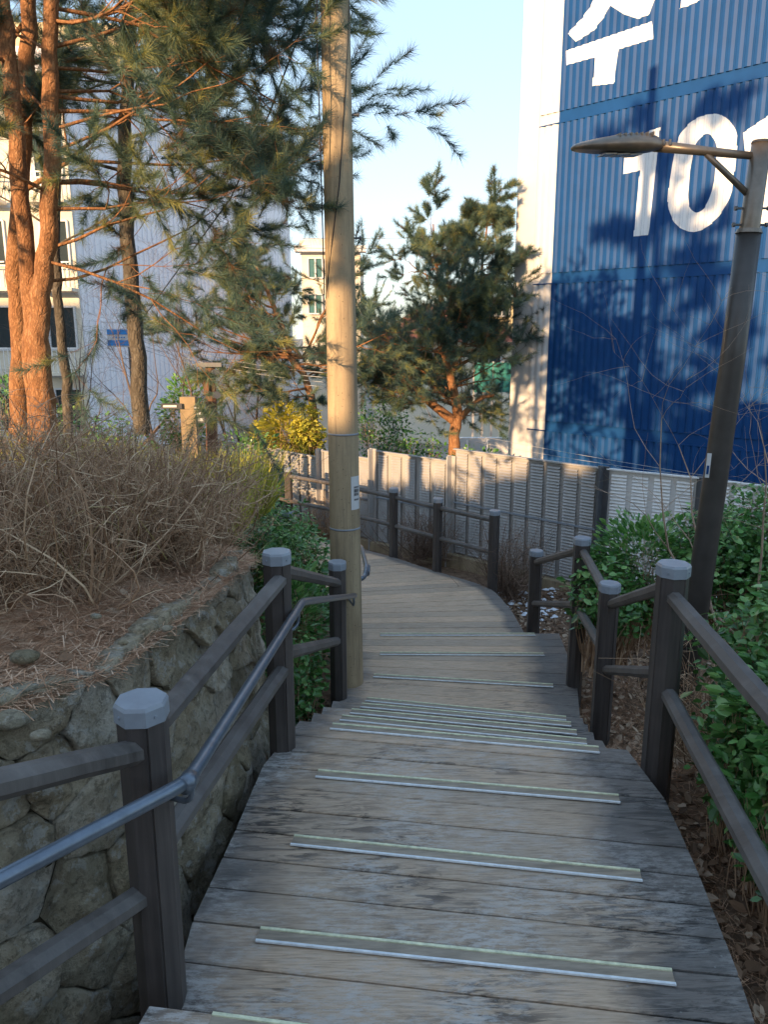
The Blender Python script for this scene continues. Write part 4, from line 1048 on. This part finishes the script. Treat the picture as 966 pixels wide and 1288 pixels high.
# mid pine left of the pole
pathM = [PY(385, 600, 12.8), PY(396, 530, 12.8), PY(393, 505, 12.8), PY(381, 470, 12.8), PY(366, 452, 12.8), PY(358, 420, 12.8), PY(340, 375, 12.9), PY(322, 335, 12.9)]
lim = limbset(pathM, 15, .3, 1, rng, 2.6, 2.2, lambda t: 1.15-.35*t, lambda t: .022, (-.15, .3))
for (ex, ey) in ((250, 380), (240, 430), (290, 330), (420, 400), (430, 440), (300, 450), (330, 400)):
    a = PY(380, 450, 12.8); b = PY(ex, ey, 12.6); lim.append((a, b-a, 1.5, .025))
pine('pine_tree', 'spreading pine with crooked orange limbs just left of the concrete pole', [(pathM, [.07, .065, .06, .055, .05, .045, .035, .02])], lim, BARKR, 51, nlen=.12, nw=.0026, nn=46, depth=2, curl=.25)
# middle pine right of the pole
Yc = 14.5
pathC = [PY(572, 600, Yc), PY(571, 548, Yc), PY(576, 520, Yc), PY(570, 490, Yc), PY(558, 440, Yc), PY(556, 380, Yc), PY(546, 320, Yc), PY(545, 282, Yc)]
pathC2 = [PY(572, 530, Yc), PY(548, 512, Yc), PY(520, 490, Yc-.1), PY(500, 470, Yc-.1), PY(490, 430, Yc-.1)]
pathC3 = [PY(574, 530, Yc), PY(590, 514, Yc), PY(606, 500, Yc), PY(622, 497, Yc)]
pathC4 = [PY(566, 470, Yc), PY(590, 420, Yc), PY(604, 355, Yc), PY(612, 290, Yc), PY(616, 262, Yc)]
lim = limbset(pathC, 40, .26, .92, rng, 0, 3.14, lambda t: 1.45-1.25*max(0, t-.50)/.5, lambda t: .022, (-.2, .35))
lim += limbset(pathC2, 12, .3, 1, rng, 2.6, 1.6, lambda t: .8, lambda t: .016, (-.1, .6))
lim += limbset(pathC4, 26, .12, .95, rng, .0, 3.0, lambda t: .85-.62*t, lambda t: .014, (-.1, .4))
lim += [(PY(545, 300, Yc), Vector((0, 0, 1)), .62, .008), (PY(616, 285, Yc), Vector((0, 0, 1)), .5, .008), (PY(540, 360, Yc), Vector((-.5, 0, 1)), .7, .01), (PY(575, 350, Yc), Vector((.3, 0, 1)), .6, .01)]
pine('pine_tree', 'full crowned pine with an orange forked trunk behind the barrier right of the concrete pole', [(pathC, [.125, .105, .10, .08, .06, .045, .025, .012]), (pathC2, [.09, .08, .065, .05, .03]), (pathC3, [.07, .05, .035, .02]), (pathC4, [.06, .045, .03, .015, .008])], lim, BARKR, 61, nlen=.12, nw=.0028, nn=34, depth=2, tufts_per_tip=1, curl=.3, up=.10)
# pines uphill behind the viewer on the left, whose shadows fall on the blue gable
for k, (x, y, h) in enumerate(((-4.0, -1.6, 7.4), (-.9, -4.0, 8.6))):
    bz = terz(x, y) if k == 0 else 1.2
    pth = [Vector((x, y, bz-.2)), Vector((x+.1, y, bz+2)), Vector((x+.15, y+.1, bz+4.2)), Vector((x, y, bz+h))]
    pine('pine_tree', ['pine standing uphill left of the viewer, outside the picture', 'taller pine standing uphill behind the viewer, outside the picture'][k], [(pth, [.17, .14, .1, .04])], limbset(pth, 17, .40, 1, rng, 0, 3.14, lambda t: 1.7-1.0*t, lambda t: .03, (-.1, .35)), BARKR, 71+k, nlen=.16, nw=.008, nn=18, depth=2, group='pines on the bank')

# dry shrubs on the bank
def dry_shrub(x, y, rx, ry, h, n, seed, label, mat=TWIG, base_z=None, group=None, up=1.0, name='dry_shrub'):
    R = np.random.RandomState(seed); bz = terz(x, y) if base_z is None else base_z
    t = thing(name, (x, y, bz), label, 'shrub', group)
    nr = 9; ra = R.rand(nr)*2*pi; rq = np.sqrt(R.rand(nr)); ri_ = R.randint(0, nr, n)
    sx = x+rx*.75*(rq*np.cos(ra))[ri_]+R.normal(size=n)*.03; sy = y+ry*.75*(rq*np.sin(ra))[ri_]+R.normal(size=n)*.03
    zz = np.array([terz(sx[i], sy[i]) if base_z is None else bz for i in range(0, n)])
    st = np.stack([sx, sy, np.zeros(n)+zz-.02], 1)
    hh = h*(.45+.65*R.rand(n)); en = st+np.stack([R.normal(size=n)*.36*h, R.normal(size=n)*.36*h, hh*up], 1)
    rad = .0022+.0050*R.rand(n)**3
    v, k, pts = twigs(st, en, rad, seed, .28, 5)
    tint = np.tile(np.clip(.35+.2*R.normal(size=n), 0, 1), k)
    V_ = [v]; T_ = [tint]
    # side twigs
    m = n*5; src = R.randint(0, n, m); lvl = R.randint(1, 5, m); ST = np.stack(pts)[lvl, src]
    D = R.normal(size=(m, 3)); D[:, 2] = D[:, 2]*.55+.15; D /= np.linalg.norm(D, axis=1)[:, None]
    E = ST+D*(.12+.22*R.rand(m))[:, None]*h*.9
    v2, k2, p2 = twigs(ST, E, .0011+.0013*R.rand(m), seed+1, .35, 4, droop=.2); V_.append(v2); T_.append(np.tile(np.clip(.5+.25*R.normal(size=m), 0, 1), k2))
    m3 = n*5; s3 = R.randint(0, m, m3); ST = np.stack(p2)[R.randint(1, 4, m3), s3]; D = R.normal(size=(m3, 3)); D /= np.linalg.norm(D, axis=1)[:, None]
    E = ST+D*(.05+.10*R.rand(m3))[:, None]; v3, k3, _ = twigs(ST, E, .0010, seed+2, .2, 2, droop=.1); V_.append(v3); T_.append(np.tile(np.clip(.55+.25*R.normal(size=m3), 0, 1), k3))
    npmesh('twigs', np.concatenate(V_), 4, mat, t, attr=np.concatenate(T_))
    return t
G_ = 'dry shrubs on the bank'
dry_shrub(-1.24, 2.50, .36, .34, .60, 260, 1, 'tangled bare brown shrub at the near left edge of the bank', group=G_)
dry_shrub(-1.75, 2.6, .42, .4, .68, 260, 6, 'tangled bare brown shrub at the left edge beyond the flat stone', group=G_)
dry_shrub(-.95, 3.08, .27, .35, .58, 260, 2, 'bare brown shrub overhanging the top of the stone wall', group=G_)
dry_shrub(-1.55, 3.8, .5, .42, .60, 300, 3, 'bare brown shrub in the middle of the bank below the forked pine', group=G_)
dry_shrub(-1.15, 4.4, .36, .45, .62, 300, 4, 'bare brown shrub at the far end of the bank beside the green hedge', group=G_)
dry_shrub(-1.25, 3.3, .4, .3, .6, 260, 7, 'bare brown shrub behind the near left one in the middle of the bank', group=G_)
dry_shrub(-2.45, 4.1, .5, .5, .62, 260, 5, 'bare brown shrub before the dark pine at the left edge', group=G_)
# arching straw stems over the shrub
R = np.random.RandomState(9); n = 90
st = np.stack([-.8-1.4*R.rand(n), 2.6+1.3*R.rand(n), np.full(n, .72)], 1); en = st+np.stack([R.normal(size=n)*.22, -.1+R.normal(size=n)*.15, .15+.4*R.rand(n)], 1)
v, k, _ = twigs(st, en, .0016, 4, .45, 6); npo = npmesh('straw_stems', v, 4, GRASS, None, 'stuff', np.tile(.5+.5*R.rand(n), k)); tag(npo, 'pale arching straw stems poking out of the dry shrubs')
# lit dry grass and young plants below the pines
def grass(name, label, xr, yr, n, h, mat, seed, z=None, kind='stuff', w_=.004):
    R = np.random.RandomState(seed); x = R.uniform(*xr, n); y = R.uniform(*yr, n)
    zz = np.array([terz(a, b) if z is None else z for a, b in zip(x, y)]); st = np.stack([x, y, zz], 1)
    d = np.stack([R.normal(size=n)*.35, R.normal(size=n)*.35, np.ones(n)], 1)*h*(.5+.7*R.rand(n))[:, None]
    side = np.stack([np.cos(R.rand(n)*6.3), np.sin(R.rand(n)*6.3), np.zeros(n)], 1)*w_
    mid = st+d*.55+R.normal(size=(n, 3))*.012; tip = st+d; tip[:, 2] -= h*.12
    v = np.concatenate([np.stack([st-side, st+side, mid+side*.8, mid-side*.8], 1), np.stack([mid-side*.8, mid+side*.8, tip+side*.1, tip-side*.1], 1)])
    o = npmesh(name, v, 4, mat, None, kind, np.tile(R.rand(n), 2)); tag(o, label); return o
grass('dry_grass', 'sunlit yellow grass and bamboo leaves under the slim tree', (-2.7, -1.0), (5.0, 6.9), 3600, .55, LEAFY, 12, w_=.009)
grass('dry_grass', 'straw coloured grass at the foot of the forked pine', (-3.8, -1.4), (4.5, 6.0), 3000, .30, GRASS, 13, w_=.005)

def bare_tree(name, label, starts, seed, mat, L, r, depth=2, cat='tree', up=.05, curl=.3, group=None):
    rng2 = random.Random(seed); t = thing(name, tuple(starts[0][0]), label, cat, group); segs = []; tips = []
    for s, d in starts: branchy(s, d, L*rng2.uniform(.8, 1.15), r, rng2, depth, segs, tips, curl, up)
    mb = MB()
    for pts, rr in segs: mb.tube(pts, rr, 5 if rr[0] > .01 else 3, cap=False)
    mb.build('branches', mat, t, smooth=True); return t
TWIGM = simple('bare_branch_bark', (.16, .11, .085), .85, 0, .4, 20, .2)
TWIGP = simple('pale_bare_branch_bark', (.42, .30, .22), .85, 0, .35, 20, .2)
for k, (px, Y) in enumerate(((130, 12.5), (212, 12), (300, 13.5))):
    b = PY(px, 545, Y); b.z -= .8
    bare_tree('bare_tree', ['leafless grey tree before the cream apartment, left of the slim trunk', 'leafless crooked tree right of the blue and white sign', 'leafless tree before the lavender gable near the mid pine'][k],
              [(b, Vector((rng.uniform(-.3, .3), 0, 1))), (b, Vector((.5, .1, 1))), (b, Vector((-.5, 0, 1)))], 80+k, TWIGM, 2.3, .035, 3, up=.06)
# bare pinkish shrub right of the lamp
RB = [PY(960, 700, 5.2), PY(975, 690, 5.6)]
bare_tree('bare_shrub', 'leafless pale shrub spreading behind the lamp post before the blue gable', [(Vector((2.35, 4.7, -.4)), Vector((-.25, 0, 1))), (Vector((2.5, 4.8, -.4)), Vector((.0, .1, 1))), (Vector((2.2, 4.6, -.4)), Vector((-.45, .1, 1))), (Vector((2.6, 4.6, -.4)), Vector((.3, -.1, 1))), (Vector((2.4, 4.6, -.4)), Vector((-.1, -.3, 1)))], 95, TWIGP, 1.6, .011, 2, 'shrub', .04, .3)
bare_tree('bare_shrub', 'leafless vine tangle on the pale barrier panel at the right edge', [(PY(905+12*k, 640, 5.7), Vector((rng.uniform(-1, 1), 0, rng.uniform(-.4, 1)))) for k in range(7)], 96, TWIGM, .8, .010, 2, 'shrub', 0, .5)

# evergreen hedges
def hedge(name, label, blobs, n, size, seed, stems=True, group=None, mat=LEAFG, named=0, ztop=None):
    R = np.random.RandomState(seed); P_ = []; NB = []; bl = np.array([b[3]*b[4]*b[5] for b in blobs]); w_ = bl**.7/np.sum(bl**.7)
    base = (blobs[0][0], blobs[0][1], blobs[0][2]-blobs[0][5]); t = thing(name, base, label, 'hedge' if 'hedge' in name else 'shrub', group)
    for b, ww in zip(blobs, w_):
        m = int(n*ww); d = R.normal(size=(m, 3)); d /= np.linalg.norm(d, axis=1)[:, None]; rad = (R.rand(m)**.28)*(1+.16*np.sin(d[:, 0]*7+seed)*np.cos(d[:, 1]*6)+.12*np.sin(d[:, 2]*9))
        P_.append(np.array(b[:3])+d*rad[:, None]*np.array(b[3:6])); NB.append(d*.8)
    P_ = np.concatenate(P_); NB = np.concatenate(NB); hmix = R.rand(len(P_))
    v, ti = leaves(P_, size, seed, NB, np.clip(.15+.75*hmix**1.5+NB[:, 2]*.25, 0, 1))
    npmesh('foliage', v, 4, mat, t, attr=ti)
    if stems:
        m = 160*len(blobs); bi = R.randint(0, len(blobs), m); B_ = np.array(blobs)[bi]
        st = np.stack([B_[:, 0]+B_[:, 3]*.5*R.normal(size=m)*.6, B_[:, 1]+B_[:, 4]*.5*R.normal(size=m)*.6, B_[:, 2]-B_[:, 5]-.25], 1)
        d = R.normal(size=(m, 3)); d /= np.linalg.norm(d, axis=1)[:, None]; en = B_[:, :3]+d*B_[:, 3:6]*.85
        v, k, _ = twigs(st, en, .003+.003*R.rand(m), seed, .12, 4); npmesh('stems', v, 4, TWIG, t, attr=np.tile(.25+.4*R.rand(m), k))
    if named:
        me = None; mb = MB(); L = size*1.15
        mb.add([(0, 0, 0), (L*.3, L*.25, .05*L), (L*.7, L*.2, .04*L), (L, 0, -.02*L), (L*.7, -L*.2, .04*L), (L*.3, -L*.25, .05*L), (L*.5, 0, -.0)], [(0, 6, 1), (1, 6, 2), (2, 6, 3), (3, 6, 4), (4, 6, 5), (5, 6, 0)])
        for mi in range(3):
            o = mb.build('leaf', mat); me = o.data; bpy.data.objects.remove(o)
            a_ = me.attributes.new('tint', 'FLOAT', 'POINT'); a_.data.foreach_set('value', [.3+.25*mi]*7)
            for _ in range(named//3):
                b = blobs[R.randint(0, len(blobs))]; d = R.normal(size=3); d[1] = -abs(d[1]); d[0] -= .5; d[2] = d[2]*.8+.3; d /= np.linalg.norm(d)
                o = bpy.data.objects.new('leaf', me); link(o, t); p = np.array(b[:3])+d*np.array(b[3:6])*R.uniform(1.0, 1.13)
                o.location = Vector(p)-t.location; o.rotation_euler = (R.normal()*.5, R.normal()*.5-.1, R.uniform(0, 6.28))
    return t
hedge('evergreen_hedge', 'glossy broadleaf hedge behind the right hand rail at the picture edge',
      [(1.55, 2.35, .26, .33, .42, .34), (1.75, 2.9, .26, .45, .42, .36), (1.42, 1.9, .22, .25, .4, .30), (1.33, 2.5, .06, .17, .32, .28), (1.95, 2.2, .35, .4, .5, .36), (1.28, 2.15, .02, .14, .3, .26)], 16000, .040, 5, named=280)
hedge('evergreen_hedge', 'glossy low hedge between the zigzag railing and the pale barrier panel',
      [(1.85, 5.25, -.05, .42, .42, .33), (2.35, 5.2, -.02, .42, .42, .36), (1.55, 5.05, -.2, .28, .35, .28), (2.7, 5.3, .08, .42, .42, .42), (2.75, 4.7, .1, .35, .35, .35)], 15000, .042, 6)
hedge('evergreen_hedge', 'glossy dark hedge left of the concrete pole behind the near railing',
      [(-.66, 5.3, -.55, .26, .6, .42), (-.75, 6.2, -.45, .33, .6, .46), (-1.0, 7.1, -.42, .42, .6, .42), (-1.4, 7.8, -.45, .42, .5, .42), (-.56, 4.5, -.6, .18, .35, .34)], 11000, .043, 8)
hedge('evergreen_shrub', 'sunlit yellow green bush above the barrier left of the concrete pole', [(PY(362, 545, 12.6).x, 12.5, .0, .5, .3, .5), (PY(390, 545, 12.6).x, 12.2, .0, .28, .25, .5), (PY(335, 545, 13).x, 13.0, -.2, .35, .3, .4)], 7500, .06, 9, mat=LEAFY)
hedge('evergreen_shrub', 'dark leafy bush at the far end of the bank before the lavender gable', [(PY(312, 560, 11).x, 11.0, -.6, .55, .5, .75), (PY(300, 600, 11).x, 10.4, -1.0, .6, .6, .5)], 5000, .055, 10)
hedge('evergreen_shrub', 'dark leafy bush at the left picture edge behind the pine trunks', [(PY(5, 505, 9.5).x, 9.6, .5, .7, .5, .55), (PY(100, 545, 10).x, 10, .1, .9, .5, .5)], 4500, .055, 14)
hedge('evergreen_shrub', 'green low bush at the foot of the middle pine behind the barrier', [(PY(600, 560, 13.6).x, 13.6, -.85, .7, .4, .45), (PY(520, 550, 14.4).x, 14.6, -.6, .7, .4, .4), (PY(480, 520, 16).x, 16, -.4, .6, .5, 1.0)], 4500, .06, 15)
hedge('evergreen_shrub', 'small leafy bush below the leafless tree beyond the tan signpost', [(PY(225, 490, 12).x, 12.2, .3, .35, .3, .6)], 1800, .06, 16)
# red-brown dead stems between far railing and barrier
dry_shrub(.5, 9.45, .6, .16, .65, 220, 22, 'reddish dead stems between the far railing and the grey barrier', TWIGR, -1.2, name='dead_undergrowth')
dry_shrub(1.42, 8.1, .22, .22, .8, 200, 23, 'pale dead stems beside the end post of the far railing', TWIGR, -1.2, name='dead_undergrowth')
dry_shrub(-.75, 10.75, .7, .16, .65, 160, 24, 'brown dead stems behind the far railing left of the pole', TWIG, -1.25, name='dead_undergrowth')
dry_shrub(1.6, 3.3, .3, .4, .55, 140, 25, 'thin brown stems under the right hedge beside the stairs', TWIG, -.45, name='dead_undergrowth')

# ------------------------------------------------------------------ ground litter
def scatter_needles():
    R = np.random.RandomState(31); n = 64000
    j = R.rand(n); s = 2.2+j*7.2; P_ = []
    for q_ in range(n):
        x, y, z = wall_at(s[q_]); t = R.rand()**1.3*3.2+.01; P_.append((x-t*.96, y+t*.10, t))
    P_ = np.array(P_)
    jj = np.clip((s/(len(WALL_TOP)-1)*(NS-1)).astype(int), 0, NS-2); ii = np.clip(np.searchsorted(tv, P_[:, 2])-1, 0, NT-2)
    zz = (TV[jj, ii, 2]+TV[jj+1, ii+1, 2])/2+.004+.014*R.rand(n)
    c = np.stack([P_[:, 0], P_[:, 1], zz], 1); a = R.rand(n)*6.283; L = .03+.05*R.rand(n)
    d = np.stack([np.cos(a), np.sin(a), R.normal(size=n)*.18], 1)*L[:, None]; sd = np.stack([-np.sin(a), np.cos(a), np.zeros(n)], 1)*.0015
    v = np.stack([c-d-sd, c-d+sd, c+d], 1); tag(npmesh('needle_litter', v, 3, NLIT, None, 'stuff', np.clip(.5+.3*R.normal(size=n), 0, 1)), 'rusty fallen pine needles covering the bank')
scatter_needles()
def scatter_leaves(name, label, xf, yr, n, size, mat, seed, zf=gz, lift=.012, off=0.0):
    R = np.random.RandomState(seed); y = R.uniform(yr[0], yr[1], n); x = np.array([R.uniform(*xf(b)) for b in y]); z = np.array([zf(a, b) for a, b in zip(x, y)])+off+lift*(1+R.rand(n))
    v, ti = leaves(np.stack([x, y, z], 1), size, seed, np.tile(np.array([0, 0, 1.2]), (n, 1)), flat=.55)
    tag(npmesh(name, v, 4, mat, None, 'stuff', ti), label)
def redge(y): return float(np.interp(y, [1.4, 1.76, 2.17, 3.0, 4.33, 5.2, 6.2, 6.35, 7.75, 9], [.93, .98, 1.02, 1.06, 1.24, 1.36, 1.52, 1.27, 1.16, 1.16]))
scatter_leaves('leaf_litter', 'brown dead leaves on the ground right of the stairs', lambda b: (redge(b)+.02, redge(b)+1.5), (1.1, 8.2), 9000, .040, DLEAF, 33)
scatter_leaves('leaf_litter', 'dead leaves mixed into the needles on the bank', lambda b: (-2.6, -.9), (2.1, 4.3), 400, .045, DLEAF, 34, terz)
scatter_leaves('leaf_litter', 'dark dead leaves under the left hedge beside the pole', lambda b: (-.9, -.40), (3.5, 5.4), 900, .05, DLEAF, 35)
# fallen needles on the right ground
R = np.random.RandomState(36); n = 12000; y = R.uniform(1.1, 6, n); x = np.array([redge(b) for b in y])+.02+1.2*R.rand(n)**1.3; z = np.array([gz(a, b) for a, b in zip(x, y)])+.006+.02*R.rand(n)
c = np.stack([x, y, z], 1); a = R.rand(n)*6.283; L = .025+.035*R.rand(n); d = np.stack([np.cos(a), np.sin(a), R.normal(size=n)*.2], 1)*L[:, None]; sd = np.stack([-np.sin(a), np.cos(a), np.zeros(n)], 1)*.0012
tag(npmesh('needle_litter', np.stack([c-d-sd, c-d+sd, c+d], 1), 3, NLIT, None, 'stuff', R.rand(n)*.8), 'fallen needles among the leaves right of the stairs')
# old snow crumbs
mb = MB(); rs_ = random.Random(8)
for k in range(150):
    if k < 110: p = PZ(rs_.gauss(676, 22), rs_.gauss(752, 14), -1.18)
    else: p = PZ(rs_.uniform(560, 640), rs_.uniform(722, 745), -1.18)
    r_ = rs_.uniform(.012, .05); z = gz(p.x, p.y)+.012
    if p.x < redge(p.y)+.03: continue
    mb.add([(p.x+cos(t)*r_*rs_.uniform(.7, 1.2), p.y+sin(t)*r_*rs_.uniform(.6, 1), z) for t in [q_*pi/3 for q_ in range(6)]]+[(p.x, p.y, z+r_*.45)], [(i, (i+1) % 6, 6) for i in range(6)])
tag(mb.build('snow_remnants', SNOW), 'crumbs of old snow on the leaves beyond the zigzag railing', kind='stuff')
